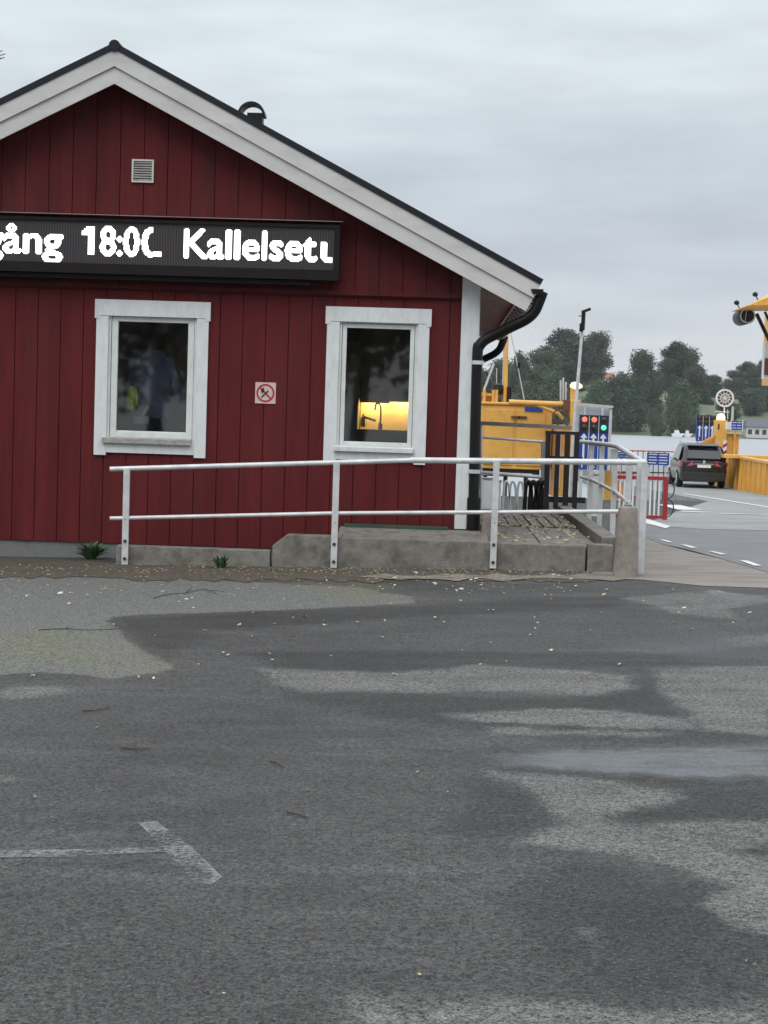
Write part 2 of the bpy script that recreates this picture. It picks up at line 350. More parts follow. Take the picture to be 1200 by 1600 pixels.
def add_text(mb, s, x, z, y, height, bold=0.0, clip=None, width=None):
    """write s with its left edge at x, baseline z, facing -Y at plane y"""
    me = text_mesh(s, 1.0, bold); co = np.array([v.co[:] for v in me.vertices])
    capme = text_mesh('H', 1.0, bold); ch = max(v.co.y for v in capme.vertices)-min(v.co.y for v in capme.vertices); k = height/ch
    x0 = co[:, 0].min(); wd = (co[:, 0].max()-x0)*k; sx = k*(width/wd) if width else k
    b = bmesh.new(); b.from_mesh(me)
    for v in b.verts: v.co = Vector((x+(v.co.x-x0)*sx, y-(v.co.z*k if abs(v.co.z) > 0 else 0), z+v.co.y*k))
    if clip is not None:
        g = list(b.verts)+list(b.edges)+list(b.faces)
        bmesh.ops.bisect_plane(b, geom=g, plane_co=(clip, 0, 0), plane_no=(1, 0, 0), clear_outer=True)
    tmp = bpy.data.meshes.new('t'); b.to_mesh(tmp); b.free(); mb.bm.from_mesh(tmp)
    bpy.data.meshes.remove(tmp); bpy.data.meshes.remove(me); bpy.data.meshes.remove(capme)
    return (wd if not width else width)
# ================================================================ GROUND
def sdf(poly, X, Y):
    """signed distance (positive inside) from arrays of points to a polygon"""
    d = np.full(X.shape, 1e9); inside = np.zeros(X.shape, bool); n = len(poly)
    for i in range(n):
        ax, ay = poly[i]; bx, by = poly[(i+1) % n]; ex, ey = bx-ax, by-ay
        t = np.clip(((X-ax)*ex+(Y-ay)*ey)/(ex*ex+ey*ey+1e-12), 0, 1)
        d = np.minimum(d, np.hypot(X-ax-t*ex, Y-ay-t*ey))
        cnd = ((ay > Y) != (by > Y)) & (X < (bx-ax)*(Y-ay)/((by-ay) if by != ay else 1e-9)+ax)
        inside ^= cnd
    return np.where(inside, d, -d)
def gp(pts): return [tuple(gat(x, y)[:2]) for x, y in pts]
DRY = [[(385, 1042), (430, 1045), (600, 1052), (760, 1040), (900, 1048), (985, 1055), (992, 1073), (930, 1085), (780, 1083), (600, 1080), (480, 1080), (440, 1067)],
       [(1020, 1046), (1215, 1040), (1215, 1148), (1100, 1140), (1058, 1098), (1035, 1070)],
       [(690, 1116), (900, 1106), (1050, 1120), (1110, 1136), (1060, 1142), (740, 1128)], [(760, 1134), (1060, 1144), (1050, 1152), (760, 1150)],
       [(760, 1203), (900, 1213), (1050, 1235), (1052, 1250), (960, 1268), (948, 1286), (1215, 1283), (1215, 1312), (1140, 1325), (1140, 1336), (1215, 1345), (1215, 1462), (1150, 1440), (1100, 1410), (1150, 1385), (1060, 1363), (900, 1330), (800, 1318), (880, 1290), (850, 1250)],
       [(510, 1552), (570, 1547), (640, 1570), (800, 1568), (1000, 1585), (1200, 1565), (1200, 1610), (545, 1610)],
       [(895, 1455), (930, 1450), (960, 1480), (920, 1490)],
       [(975, 935), (1070, 924), (1215, 932), (1215, 940), (1130, 950), (1160, 968), (1060, 958)],
       [(1130, 1000), (1215, 990), (1215, 1003), (1150, 1010)], [(0, 1075), (60, 1070), (100, 1078), (60, 1090), (0, 1092)],
       [(-20, 1215), (40, 1212), (60, 1220), (-20, 1226)]]
OLD = [[(-300, 895), (0, 899), (300, 905), (560, 918), (640, 932), (655, 943), (540, 948), (420, 954), (190, 962), (165, 970), (200, 1000), (268, 1045), (180, 1060), (60, 1050), (-300, 1068)]]
MOSS = [[(-200, 985), (110, 980), (190, 998), (262, 1043), (160, 1056), (70, 1040), (-200, 1035)], [(430, 905), (620, 915), (640, 935), (560, 940), (470, 925)]]
PUD = [[(752, 1178), (900, 1169), (1230, 1164), (1230, 1214), (1060, 1216), (900, 1207), (780, 1198)], [(1085, 926), (1110, 922), (1200, 932), (1200, 940), (1140, 938)]]
DAMP = [[(985, 1003), (1230, 990), (1230, 1038), (1080, 1030), (1000, 1018)]]
DARK = [[(440, 1086), (560, 1084), (800, 1090), (900, 1092), (985, 1078), (1000, 1045), (1030, 1072), (1060, 1104), (1110, 1142), (1215, 1150), (1215, 1163), (900, 1164), (700, 1135), (560, 1118)],
        [(360, 1018), (600, 1016), (960, 1022), (1215, 1012), (1215, 1038), (1010, 1042), (900, 1046), (760, 1038), (600, 1050), (430, 1042)],
        [(180, 966), (420, 956), (640, 946), (980, 930), (960, 950), (640, 966), (330, 985), (260, 1030), (205, 1000)],
        [(740, 1215), (800, 1222), (850, 1252), (880, 1290), (800, 1316), (700, 1300)], [(960, 1270), (1050, 1256), (1060, 1240), (1215, 1232), (1215, 1280), (950, 1284)],
        [(900, 1334), (1055, 1368), (1148, 1386), (1098, 1412), (1150, 1444), (1215, 1466), (1215, 1560), (1000, 1570), (850, 1500), (780, 1400)], [(1142, 1326), (1215, 1314), (1215, 1342), (1142, 1336)],
        [(752, 1168), (1215, 1158), (1215, 1226), (1060, 1230), (900, 1214), (780, 1206)]]
def axis(a, b, step, far):
    v = list(np.arange(a, b, step)); k = step
    x = v[-1]
    while x < far: k *= 1.35; x += k; v.append(x)
    x = v[0]; k = step; lo = []
    while x > -far: k *= 1.35; x -= k; lo.append(x)
    return np.array(lo[::-1]+v)
def grid_mesh(name, xs, ys, zf):
    X, Y = np.meshgrid(xs, ys); nx, ny = len(xs), len(ys)
    Z = zf(X, Y)
    co = np.stack([X, Y, Z], -1).reshape(-1, 3)
    i = np.arange(nx*ny).reshape(ny, nx)
    q = np.stack([i[:-1, :-1], i[:-1, 1:], i[1:, 1:], i[1:, :-1]], -1).reshape(-1, 4)
    me = bpy.data.meshes.new(name); me.vertices.add(len(co)); me.vertices.foreach_set('co', co.ravel())
    me.loops.add(q.size); me.loops.foreach_set('vertex_index', q.ravel().astype(np.int32))
    me.polygons.add(len(q)); me.polygons.foreach_set('loop_start', np.arange(0, q.size, 4, dtype=np.int32)); me.polygons.foreach_set('loop_total', np.full(len(q), 4, np.int32))
    me.update(); me.validate()
    return me, X, Y
def gzn(X, Y):
    Z = 0.06+0.02*np.clip(X, -6, 6); t = np.clip((Y-20)/40, 0, 1)
    return Z*(1-t)-0.63*t
def attr(me, name, arr):
    a = me.attributes.new(name, 'FLOAT', 'POINT'); a.data.foreach_set('value', arr.ravel().astype(np.float32))

def asphalt():
    m = bpy.data.materials.new('asphalt'); m.use_nodes = True
    t = m.node_tree; n = t.nodes; l = t.links; p = n['Principled BSDF']
    def nd(ty, **kw):
        q = n.new(ty)
        for k, v in kw.items(): setattr(q, k, v)
        return q
    def math_(op, a, b, c=None):
        q = nd('ShaderNodeMath', operation=op)
        for i, v in enumerate((a, b, c)):
            if v is None: continue
            if isinstance(v, (int, float)): q.inputs[i].default_value = v
            else: l.new(v, q.inputs[i])
        return q.outputs[0]
    def noise(sc, det=4, rough=0.5, stretch=(1, 1, 1), off=(0, 0, 0), dist=0):
        mpn = nd('ShaderNodeMapping'); mpn.inputs['Scale'].default_value = stretch; mpn.inputs['Location'].default_value = off
        l.new(tcn.outputs['Object'], mpn.inputs[0])
        q = nd('ShaderNodeTexNoise'); q.inputs['Scale'].default_value = sc; q.inputs['Detail'].default_value = det; q.inputs['Roughness'].default_value = rough; q.inputs['Distortion'].default_value = dist
        l.new(mpn.outputs[0], q.inputs['Vector']); return q.outputs[0]
    def rng(v, a, b, c=0.0, d=1.0):
        q = nd('ShaderNodeMapRange'); l.new(v, q.inputs[0])
        for i, x in enumerate((a, b, c, d)): q.inputs[i+1].default_value = x
        return q.outputs[0]
    def mix(f, a, b, bt='MIX'):
        q = nd('ShaderNodeMixRGB', blend_type=bt)
        if isinstance(f, (int, float)): q.inputs[0].default_value = f
        else: l.new(f, q.inputs[0])
        for i, v in ((1, a), (2, b)):
            if isinstance(v, tuple): q.inputs[i].default_value = (*v, 1)
            else: l.new(v, q.inputs[i])
        return q.outputs[0]
    tcn = nd('ShaderNodeTexCoord')
    edge = noise(2.2, 9, 0.68, (1, 0.6, 1)); edge2 = noise(22, 3, 0.6)
    wob = math_('ADD', math_('MULTIPLY', math_('SUBTRACT', edge, 0.5), 0.9), math_('MULTIPLY', math_('SUBTRACT', edge2, 0.5), 0.16))
    def mask(name, soft, amp=1.0, bias=0.0):
        a = nd('ShaderNodeAttribute', attribute_name=name)
        v = math_('ADD', a.outputs['Fac'], math_('MULTIPLY', wob, amp))
        return rng(v, bias-soft, bias+soft)
    dry = mask('dry', 0.045, 0.5); old = mask('old', 0.02, 0.35); moss = mask('moss', 0.3, 1.3, 0.05); pud = math_('MULTIPLY', mask('pud', 0.08, 0.6), rng(noise(5, 6, 0.7, (0.5, 1.6, 1)), 0.3, 0.55, 0.55, 1.0)); damp = mask('damp', 0.3, 0.8)
    big = noise(0.5, 5, 0.6, (1, 0.55, 1)); mid = noise(3.0, 8, 0.7, (0.6, 1.2, 1), (4, 2, 0))
    g1 = noise(110, 2, 0.85); g2 = noise(42, 4, 0.85, off=(3, 1, 0))
    # slow mottling of the damp surface
    base = mix(rng(big, 0.36, 0.62), (0.037, 0.0355, 0.034), (0.061, 0.059, 0.057))
    base = mix(rng(mid, 0.42, 0.66, 0, 0.5), base, (0.078, 0.0755, 0.073))
    thin = noise(1.0, 9, 0.62, (0.42, 1.7, 1), (7, 3, 0), 0.6)         # long drying streaks
    base = mix(rng(thin, 0.57, 0.60, 0, 0.22), base, (0.10, 0.10, 0.098))
    base = mix(rng(thin, 0.40, 0.36, 0, 0.25), base, (0.030, 0.030, 0.030))
    base = mix(math_('MULTIPLY', dry, rng(mid, 0.35, 0.6, 0.45, 0.95)), base, (0.132, 0.128, 0.123))
    base = mix(math_('MULTIPLY', old, 0.92), base, (0.120, 0.121, 0.113))
    fl = noise(9, 6, 0.75, (0.7, 1.3, 1))
    base = mix(math_('MULTIPLY', math_('MULTIPLY', moss, rng(fl, 0.38, 0.6)), 0.7), base, mix(rng(mid, 0.45, 0.6), (0.115, 0.135, 0.07), (0.16, 0.10, 0.075)))
    base = mix(damp, base, mix(0.5, base, (0.05, 0.055, 0.06)))
    base = mix(pud, base, (0.05, 0.052, 0.055))
    gr = math_('ADD', math_('MULTIPLY', rng(g1, 0.38, 0.62, 0.0, 2.2), 0.5), math_('MULTIPLY', rng(g2, 0.40, 0.60, 0.1, 2.0), 0.5))
    dk = mask('darkdamp', 0.09, 0.6)
    gr = math_('MULTIPLY', gr, math_('SUBTRACT', 1.0, math_('MULTIPLY', math_('MULTIPLY', dk, math_('SUBTRACT', 1.0, dry)), 0.34)))
    comb = nd('ShaderNodeCombineXYZ'); [l.new(gr, comb.inputs[i]) for i in range(3)]
    col = mix(1.0, base, comb.outputs[0], 'MULTIPLY')
    # pale grit in the aggregate and a few black ones
    vo = nd('ShaderNodeTexVoronoi'); vo.inputs['Scale'].default_value = 75; l.new(tcn.outputs['Object'], vo.inputs['Vector'])
    sp = nd('ShaderNodeSeparateXYZ'); l.new(vo.outputs['Color'], sp.inputs[0])
    spk = math_('MULTIPLY', rng(sp.outputs[0], 0.90, 0.95), rng(vo.outputs['Distance'], 0.40, 0.15))
    col = mix(math_('MULTIPLY', spk, 0.6), col, (0.2, 0.197, 0.19))
    spd = math_('MULTIPLY', rng(sp.outputs[1], 0.88, 0.92), rng(vo.outputs['Distance'], 0.5, 0.3))
    col = mix(math_('MULTIPLY', spd, 0.85), col, (0.02, 0.02, 0.02))
    l.new(col, p.inputs['Base Color']); p.inputs['Specular IOR Level'].default_value = 0.25
    ro = math_('SUBTRACT', math_('SUBTRACT', rng(big, 0.36, 0.62, 0.72, 0.85), math_('MULTIPLY', pud, 0.58)), math_('MULTIPLY', damp, 0.22))
    ro = math_('ADD', ro, math_('MULTIPLY', dry, 0.15)); l.new(ro, p.inputs['Roughness'])
    b = nd('ShaderNodeBump'); b.inputs['Distance'].default_value = 0.004
    l.new(math_('SUBTRACT', 0.8, math_('MULTIPLY', pud, 0.74)), b.inputs['Strength'])
    l.new(math_('ADD', g1, g2), b.inputs['Height']); l.new(b.outputs[0], p.inputs['Normal'])
    return m
xs = axis(-4.6, 4.7, 0.04, 90)
ys = np.array(list(axis(3.8, 18.0, 0.045, 70)))
ys = np.unique(np.concatenate([ys[(ys > -70) & (ys < 42)], [42.0]]))
me, GX, GY = grid_mesh('ground', xs, ys, gzn)
for nm, polys in (('dry', DRY), ('old', OLD), ('moss', MOSS), ('pud', PUD), ('damp', DAMP), ('darkdamp', DARK)):
    D = np.full(GX.shape, -9.0)
    for pl in polys: D = np.maximum(D, sdf(gp(pl), GX, GY))
    # perspective squeezes distance: keep the wobble of the edges in proportion
    attr(me, nm, D)
me.materials.append(asphalt())
go = bpy.data.objects.new('ground', me); COL.objects.link(go); go['kind'] = 'structure'

def drape(name, pts_px, mat, off=0.004, step=1.5, xy=None, kind='structure', parent=None):
    pts = xy if xy else gp(pts_px)
    b = bmesh.new(); f = b.faces.new([b.verts.new((x, y, 0)) for x, y in pts])
    x0, x1 = min(p[0] for p in pts), max(p[0] for p in pts); y0, y1 = min(p[1] for p in pts), max(p[1] for p in pts)
    for ax, lo, hi in ((0, x0, x1), (1, y0, y1)):
        k = math.ceil(lo/step)*step
        while k < hi:
            no = [0, 0, 0]; no[ax] = 1; co = [0, 0, 0]; co[ax] = k
            bmesh.ops.bisect_plane(b, geom=list(b.verts)+list(b.edges)+list(b.faces), plane_co=co, plane_no=no); k += step
    for ax, k in ((0, -6), (0, 6), (1, 20)):
        no = [0, 0, 0]; no[ax] = 1; co = [0, 0, 0]; co[ax] = k
        bmesh.ops.bisect_plane(b, geom=list(b.verts)+list(b.edges)+list(b.faces), plane_co=co, plane_no=no)
    bmesh.ops.recalc_face_normals(b, faces=b.faces)
    for v in b.verts: v.co.z = gz(v.co.x, v.co.y)+off
    me = bpy.data.meshes.new(name); b.to_mesh(me); b.free()
    o = bpy.data.objects.new(name, me); COL.objects.link(o); me.materials.append(mt[mat] if isinstance(mat, str) else mat)
    if kind: o['kind'] = kind
    return o
mt['paveside'] = M('worn_brown_pavement', (0.215, 0.19, 0.168), 0.8, var=0.2, scale=3, stretch=(0.5, 2, 1), dirt=(0.13, 0.115, 0.1), dscale=2, damt=0.7, bump=0.6, bscale=120)
mt['road'] = M('grey_road_asphalt', (0.22, 0.23, 0.222), 0.6, var=0.15, scale=2.0, stretch=(0.6, 1, 1), dirt=(0.14, 0.15, 0.15), dscale=0.7, damt=0.9, bump=0.4, bscale=100)
mt['roaddark'] = M('newer_dark_asphalt', (0.13, 0.13, 0.132), 0.55, var=0.15, scale=2.0, dirt=(0.085, 0.085, 0.088), dscale=0.8, damt=0.8, bump=0.4, bscale=100)
a0 = gat(1006, 842); a1 = gat(1100, 863); a2 = gat(1175, 888)
side = drape('pavement', [(800, 905), (1004, 838), (1035, 851), (1075, 862), (1120, 872), (1180, 889), (1260, 915), (1260, 921), (1100, 916), (1000, 906), (900, 903)], 'paveside', 0.004)
YQ = 41.9
r = [gat(1180, 889)[:2], gat(1120, 872)[:2], gat(1035, 851)[:2], gat(1004, 838)[:2], gat(1004, 822)[:2], (6.9, YQ), (30, YQ), (30, 12), (gat(1260, 921)[0], gat(1260, 921)[1]), gat(1260, 915)[:2]]
drape('road', None, 'roaddark', 0.008, xy=[tuple(p) for p in r])
r2 = [gat(1004, 820)[:2], gat(1045, 824)[:2], gat(1100, 828)[:2], gat(1260, 831)[:2], (30, 25), (30, YQ-.01), (6.95, YQ-.01)]
drape('road', None, 'road', 0.012, xy=[tuple(p) for p in r2])
# the sloping ramp out to the ferry
rampm = MB()
def rz_(y): return gz(0, y) if y > 30 else 0
rp_ = [(6.9, 42.0), (15.5, 42.0), (15.5, 66), (7.4, 66)]
rb = MB()
z42, z66 = gz(6, 42)+0.01, -0.63
rb.bm.faces.new([rb.bm.verts.new(v) for v in ((6.9, 42, z42), (15.5, 42, z42), (15.5, 60, -0.62), (7.3, 60, -0.62))])
rb.bm.faces.new([rb.bm.verts.new(v) for v in ((7.3, 60, -0.62), (15.5, 60, -0.62), (15.5, 110, -0.62), (7.3, 110, -0.62))])
rb.bm.faces.new([rb.bm.verts.new(v) for v in ((6.9, 42, z42), (7.3, 60, -0.62), (7.3, 60, -1.6), (6.9, 42, -1.6))])
rb.bm.faces.new([rb.bm.verts.new(v) for v in ((7.3, 60, -0.62), (7.3, 110, -0.62), (7.3, 110, -1.6), (7.3, 60, -1.6))])
o = rb.build('ferry_ramp', 'road'); o['kind'] = 'structure'
q = MB(); q.box(-90, 90, 41.6, 42.0, -3, 0.0-0.30); o = q.build('quay_edge', 'conc'); o['kind'] = 'structure'
# painted marks
def mark(pts, mat='line', off=0.016, name='road_marking'):
    return drape(name, pts, mat, off, step=5)
for pts in ([(1030, 844.5), (1038, 845), (1052, 849), (1043, 849)], [(1063, 852.5), (1072, 853), (1090, 857.5), (1080, 858)],
            [(1107, 863), (1116, 863.5), (1136, 868), (1127, 868.5)], [(1155, 877.5), (1168, 878), (1190, 886), (1178, 886)]): mark(pts)
mark([(1004, 812), (1012, 812), (1048, 824), (1040, 827), (1004, 817)])
mark([(1055, 765), (1060, 762), (1262, 799), (1262, 803), (1180, 790)], off=0.02) if False else None
def strip_px(a, b, w, off=0.02, mat='line'):
    """painted line on the road between two photo points, w metres wide"""
    A = gat(*a); B = gat(*b); d = Vector((B.x-A.x, B.y-A.y)).normalized(); nrm = Vector((-d.y, d.x))*w/2
    xy = [(A.x+nrm.x, A.y+nrm.y), (B.x+nrm.x, B.y+nrm.y), (B.x-nrm.x, B.y-nrm.y), (A.x-nrm.x, A.y-nrm.y)]
    return drape('road_marking', None, mat, off, step=6, xy=xy)
strip_px((1068, 772), (1215, 796), 0.16)
strip_px((1060, 800), (1105, 802), 0.35); strip_px((1127, 804), (1215, 806), 0.22)
strip_px((1045, 790), (1078, 798), 0.5)
mk = gat(1045, 786)
# worn T mark on the parking lot
def faded(pts): return drape('worn_parking_mark', pts, 'faded_mask', 0.004, step=0.5)
fm = bpy.data.materials.new('worn_paint_flecks'); fm.use_nodes = True
_t = fm.node_tree; _n = _t.nodes; _l = _t.links; _p = _n['Principled BSDF']; _p.inputs['Base Color'].default_value = (0.25, 0.25, 0.25, 1); _p.inputs['Roughness'].default_value = 0.75
_tc = _n.new('ShaderNodeTexCoord'); _no = _n.new('ShaderNodeTexNoise'); _no.inputs['Scale'].default_value = 45; _no.inputs['Detail'].default_value = 6; _no.inputs['Roughness'].default_value = 0.8
_l.new(_tc.outputs['Object'], _no.inputs['Vector']); _mr = _n.new('ShaderNodeMapRange'); _mr.inputs[1].default_value = 0.40; _mr.inputs[2].default_value = 0.62; _mr.inputs[4].default_value = 0.8
_n2 = _n.new('ShaderNodeTexNoise'); _n2.inputs['Scale'].default_value = 5; _l.new(_tc.outputs['Object'], _n2.inputs['Vector'])
_ad = _n.new('ShaderNodeMath'); _ad.operation = 'MULTIPLY_ADD'; _ad.inputs[1].default_value = 0.5; _l.new(_n2.outputs[0], _ad.inputs[0])
_sb = _n.new('ShaderNodeMath'); _sb.operation = 'SUBTRACT'; _l.new(_no.outputs[0], _sb.inputs[0]); _sb.inputs[1].default_value = 0.25; _l.new(_sb.outputs[0], _ad.inputs[2])
_l.new(_ad.outputs[0], _mr.inputs[0]); _l.new(_mr.outputs[0], _p.inputs['Alpha'])
mt['faded_mask'] = fm
faded([(216, 1287), (243, 1284), (270, 1303), (300, 1325), (347, 1372), (330, 1384), (305, 1380), (275, 1350), (245, 1318)])
faded([(-20, 1331), (100, 1329), (245, 1325), (255, 1332), (100, 1341), (-20, 1341)])

# dirt verge along the building
_rv = random.Random(5)
low_ = [(x, 901+0.011*x+_rv.uniform(-3.5, 3.5)+(2 if x < 600 else -3)) for x in range(930, -320, -18)]
drape('dirt_verge', [(-300, 868), (0, 872), (185, 880), (420, 886), (800, 892), (925, 894)]+low_, 'soil', 0.005, step=0.8)
mt['grit'] = M('pale_gritty_edge', (0.19, 0.165, 0.135), 0.9, var=0.35, scale=30, dirt=(0.07, 0.06, 0.045), dscale=6, damt=0.9, bump=0.8, bscale=90)
up_ = [(x, 899+_rv.uniform(-2.5, 2.5)) for x in range(600, 990, 22)]; dn_ = [(x, 907+_rv.uniform(-3, 2.5)) for x in range(980, 620, -22)]+[(560, 902)]
drape('gritty_edge', up_+dn_, 'grit', 0.009, step=0.8)

# ================================================================ WATER, FAR SHORE
WZ = -1.3
wm = bpy.data.materials.new('lake_water'); wm.use_nodes = True
_t = wm.node_tree; _n = _t.nodes; _l = _t.links; _p = _n['Principled BSDF']; _p.inputs['Base Color'].default_value = (0.30, 0.32, 0.34, 1); _p.inputs['Roughness'].default_value = 0.42; _p.inputs['IOR'].default_value = 1.5; _p.inputs['Specular IOR Level'].default_value = 1.0
_tc = _n.new('ShaderNodeTexCoord'); _no = _n.new('ShaderNodeTexNoise'); _no.inputs['Scale'].default_value = 0.8; _no.inputs['Detail'].default_value = 8; _l.new(_tc.outputs['Object'], _no.inputs['Vector'])
_b = _n.new('ShaderNodeBump'); _b.inputs['Strength'].default_value = 0.6; _b.inputs['Distance'].default_value = 0.1; _l.new(_no.outputs[0], _b.inputs['Height']); _l.new(_b.outputs[0], _p.inputs['Normal'])
q = MB(); q.quad([(-1500, 42, WZ), (1500, 42, WZ), (1500, 1500, WZ), (-1500, 1500, WZ)]); o = q.build('water', wm); o['kind'] = 'structure'
hm = foliage('hillside_grass', (0.06, 0.085, 0.035), (0.14, 0.16, 0.075), 0.03)
def hillz(X, Y):
    shore = 448+12*np.sin(X*0.013)+6*np.sin(X*0.05)
    t = np.clip((Y-shore)/260, -0.2, 1)
    h = 17*np.sin(np.clip(t, 0, 1)*1.45)+2.2*np.sin(X*0.03+Y*0.02)*np.clip(t*4, 0, 1)+1.2*np.sin(X*0.11)*np.clip(t*4, 0, 1)
    h = h*(0.8+0.25*np.sin(X*0.011+1.0))
    return np.where(t > 0, WZ+0.5+h, WZ-1.5)
hme, _, _ = grid_mesh('far_shore', np.linspace(-420, 520, 160), np.linspace(425, 1100, 110), hillz)
hme.materials.append(hm); ho = bpy.data.objects.new('far_shore_hill', hme); COL.objects.link(ho); ho['kind'] = 'structure'

def tree_parts(seed, h, rx, leaf, nclump, per, trunkfrac=0.25, lobes=9):
    rnd = np.random.default_rng(seed)
    # crown: lobes scattered in an uneven volume, leaf-sized faces through each lobe
    cz = h*(trunkfrac+(1-trunkfrac)*0.5); rz = h*(1-trunkfrac)*0.5
    verts = []; faces = []
    L_ = []
    for i in range(lobes):
        a = rnd.uniform(0, 6.28); zz = rnd.uniform(-0.85, 0.8); rr = math.sqrt(max(0.05, 1-zz*zz))*rnd.uniform(0.25, 0.72)
        L_.append((rx*rr*math.cos(a), rx*rr*math.sin(a), cz+rz*zz*0.85, rx*rnd.uniform(0.34, 0.55)))
    L_.append((0, 0, cz, rx*0.6)); L_.append((rnd.uniform(-.2, .2)*rx, 0, cz+rz*0.72, rx*0.35))
    for i in range(nclump):
        lx, ly, lz, lr = L_[i % len(L_)]
        d = rnd.normal(size=3); d /= np.linalg.norm(d)
        c = np.array([lx, ly, lz])+d*lr*(0.2+0.75*rnd.uniform(0, 1)**.6)*np.array([1.0, 1.0, 1.0])*np.array([1, 1, 0.85])
        cr = leaf*rnd.uniform(1.5, 3.2)
        for j in range(per):
            p = c+rnd.uniform(-1, 1, size=3)*cr*0.75
            u = rnd.normal(size=3); u /= np.linalg.norm(u); v = np.cross(u, rnd.normal(size=3)); v /= np.linalg.norm(v)+1e-9
            s = leaf*rnd.uniform(0.5, 1.1); k = len(verts)
            verts += [p-u*s*0.5, p+v*s*0.4, p+u*s*0.6, p-v*s*0.35]; faces.append((k, k+1, k+2, k+3))
    cm = bpy.data.meshes.new('crown'); cm.from_pydata([tuple(v) for v in verts], [], faces); cm.update()
    tb = MB(); tb.tube([(0, 0, -1), (0.05*rx, 0, h*0.25), (-0.03*rx, 0.04*rx, h*0.5), (0, 0, h*0.8)], h*0.022+0.05, 7, 0.05)
    for (lx, ly, lz, lr) in L_[:7]: tb.tube([(0, 0, h*0.25+(lz-h*0.25)*0.3), (lx*0.5, ly*0.5, lz*0.75+h*0.05), (lx, ly, lz)], h*0.009+0.03, 5, 0.03)
    return cm, tb
PROTO = []
for i, (h, rx, lobes, tf) in enumerate(((20, 7.5, 13, 0.08), (22, 6.5, 14, 0.16), (12, 7.0, 10, 0.02), (16, 5.0, 11, 0.10))):
    PROTO.append((tree_parts(11+i*7, h, rx, 0.55, 1500, 16, tf, lobes), h, rx))
def far_tree(x, ytop, ybot, wpx, Y, kind, mat, label, group='trees on the far shore', cat='tree'):
    """tree standing at distance Y, with its size read from its height and width in the photo"""
    b = at(x, ybot, Y); t = at(x, ytop, Y); hh = (t-b).length; ww = wpx*Y/FPX
    (cm, tb), ph, prx = PROTO[kind]
    root = thing('tree', label, cat, (b.x, b.y, b.z), random.uniform(0, 6.28), group)
    key = (kind, mat)
    if key not in CR:
        c = cm.copy(); c.materials.clear(); c.materials.append(FOL[mat]); CR[key] = c
    if kind not in TR:
        bm_ = tb.bm.copy(); m_ = bpy.data.meshes.new('trunk'); bm_.to_mesh(m_); bm_.free(); m_.materials.append(mt['bark']); TR[kind] = m_
    for nm, dd in (('crown', CR[key]), ('trunk', TR[kind])):
        o = bpy.data.objects.new(nm, dd); COL.objects.link(o); o.parent = root
    root.scale = (ww/(2*prx*0.80), ww/(2*prx*0.80), hh/ph)
    return root
CR = {}; TR = {}
FT = [  # x, top, bottom, width px, Y, kind, material, label
 (888, 512, 625, 88, 560, 1, 0, 'tall broad dark tree rising highest behind the lamp post on the far shore'),
 (926, 517, 620, 56, 556, 0, 1, 'tall tree with brownish autumn leaves right beside the tallest dark tree'),
 (1003, 546, 682, 66, 500, 0, 0, 'round dense dark tree left of the pair in the middle of the far shore'),
 (1062, 532, 640, 60, 520, 1, 0, 'tall dark tree right of the round one, tinged brown at its crown'),
 (1082, 570, 650, 38, 515, 3, 1, 'small brown-tinged tree at the right foot of the tall middle tree'),
 (1060, 598, 684, 62, 462, 2, 2, 'low bushy olive tree at the water edge left of the small signal board'),
 (968, 588, 684, 78, 470, 2, 0, 'wide leafy tree at the water edge right of the signal board'),
 (925, 600, 684, 60, 466, 2, 2, 'olive tree at the water edge partly behind the signal board'),
 (840, 546, 650, 72, 530, 0, 2, 'greyish green tree left of the tallest tree above the yellow boom'),
 (806, 556, 660, 52, 525, 2, 0, 'dark tree behind the yellow masts beside the gutter pipe'),
 (775, 560, 665, 60, 530, 0, 0, 'dark tree just right of the black downpipe on the far shore'),
 (855, 585, 672, 70, 480, 2, 2, 'low wide tree behind the boom pivot'),
 (815, 600, 675, 70, 478, 2, 1, 'low brownish tree behind the yellow boom'),
 (740, 575, 668, 60, 500, 3, 0, 'dark tree hidden mostly behind the downpipe'),
 (1113, 586, 628, 26, 600, 3, 0, 'small dark pointed tree on the skyline left of the meadow'),
 (1145, 578, 628, 38, 640, 0, 1, 'hazy tree on the skyline left above the meadow'),
 (1172, 564, 628, 44, 650, 1, 2, 'hazy taller tree on the skyline above the right meadow'),
 (1204, 556, 628, 44, 640, 1, 1, 'hazy tree at the right edge of the picture above the meadow'),
 (1100, 606, 640, 26, 540, 2, 0, 'small round bush in the middle of the green slope'),
 (1170, 612, 648, 46, 520, 2, 0, 'dark bush on the green slope above the boathouse'),
 (1198, 600, 650, 40, 530, 2, 2, 'olive bush at the right edge above the boathouse'),
 (1135, 628, 670, 38, 480, 3, 2, 'slim olive tree on the shore behind the round cage'),
 (1022, 640, 684, 30, 452, 2, 2, 'low shrub on the waterline beneath the round dark tree'),
 (1105, 650, 682, 34, 462, 2, 0, 'low dark shrub on the waterline behind the small signal board'),
 (898, 640, 684, 34, 458, 2, 0, 'low dark shrub on the waterline left of the signal board'),
 (1090, 596, 632, 30, 560, 2, 2, 'green bush on the slope right of the tall middle trees'),
]
BACK = ['dark tree of the back row left of the masts', 'grey green tree of the back row between the masts', 'back row tree above the middle of the yellow boom', 'back row tree left of the tallest tree', 'back row tree directly behind the lamp post', 'back row tree beside the house with the orange roof', 'back row tree between the orange roofed house and the round dark tree', 'back row tree behind the round dark tree', 'back row tree right of the middle pair', 'small back row tree left of the meadow', 'back row tree over the round cage', 'low back row tree above the meadow', 'back row tree at the far right above the meadow']
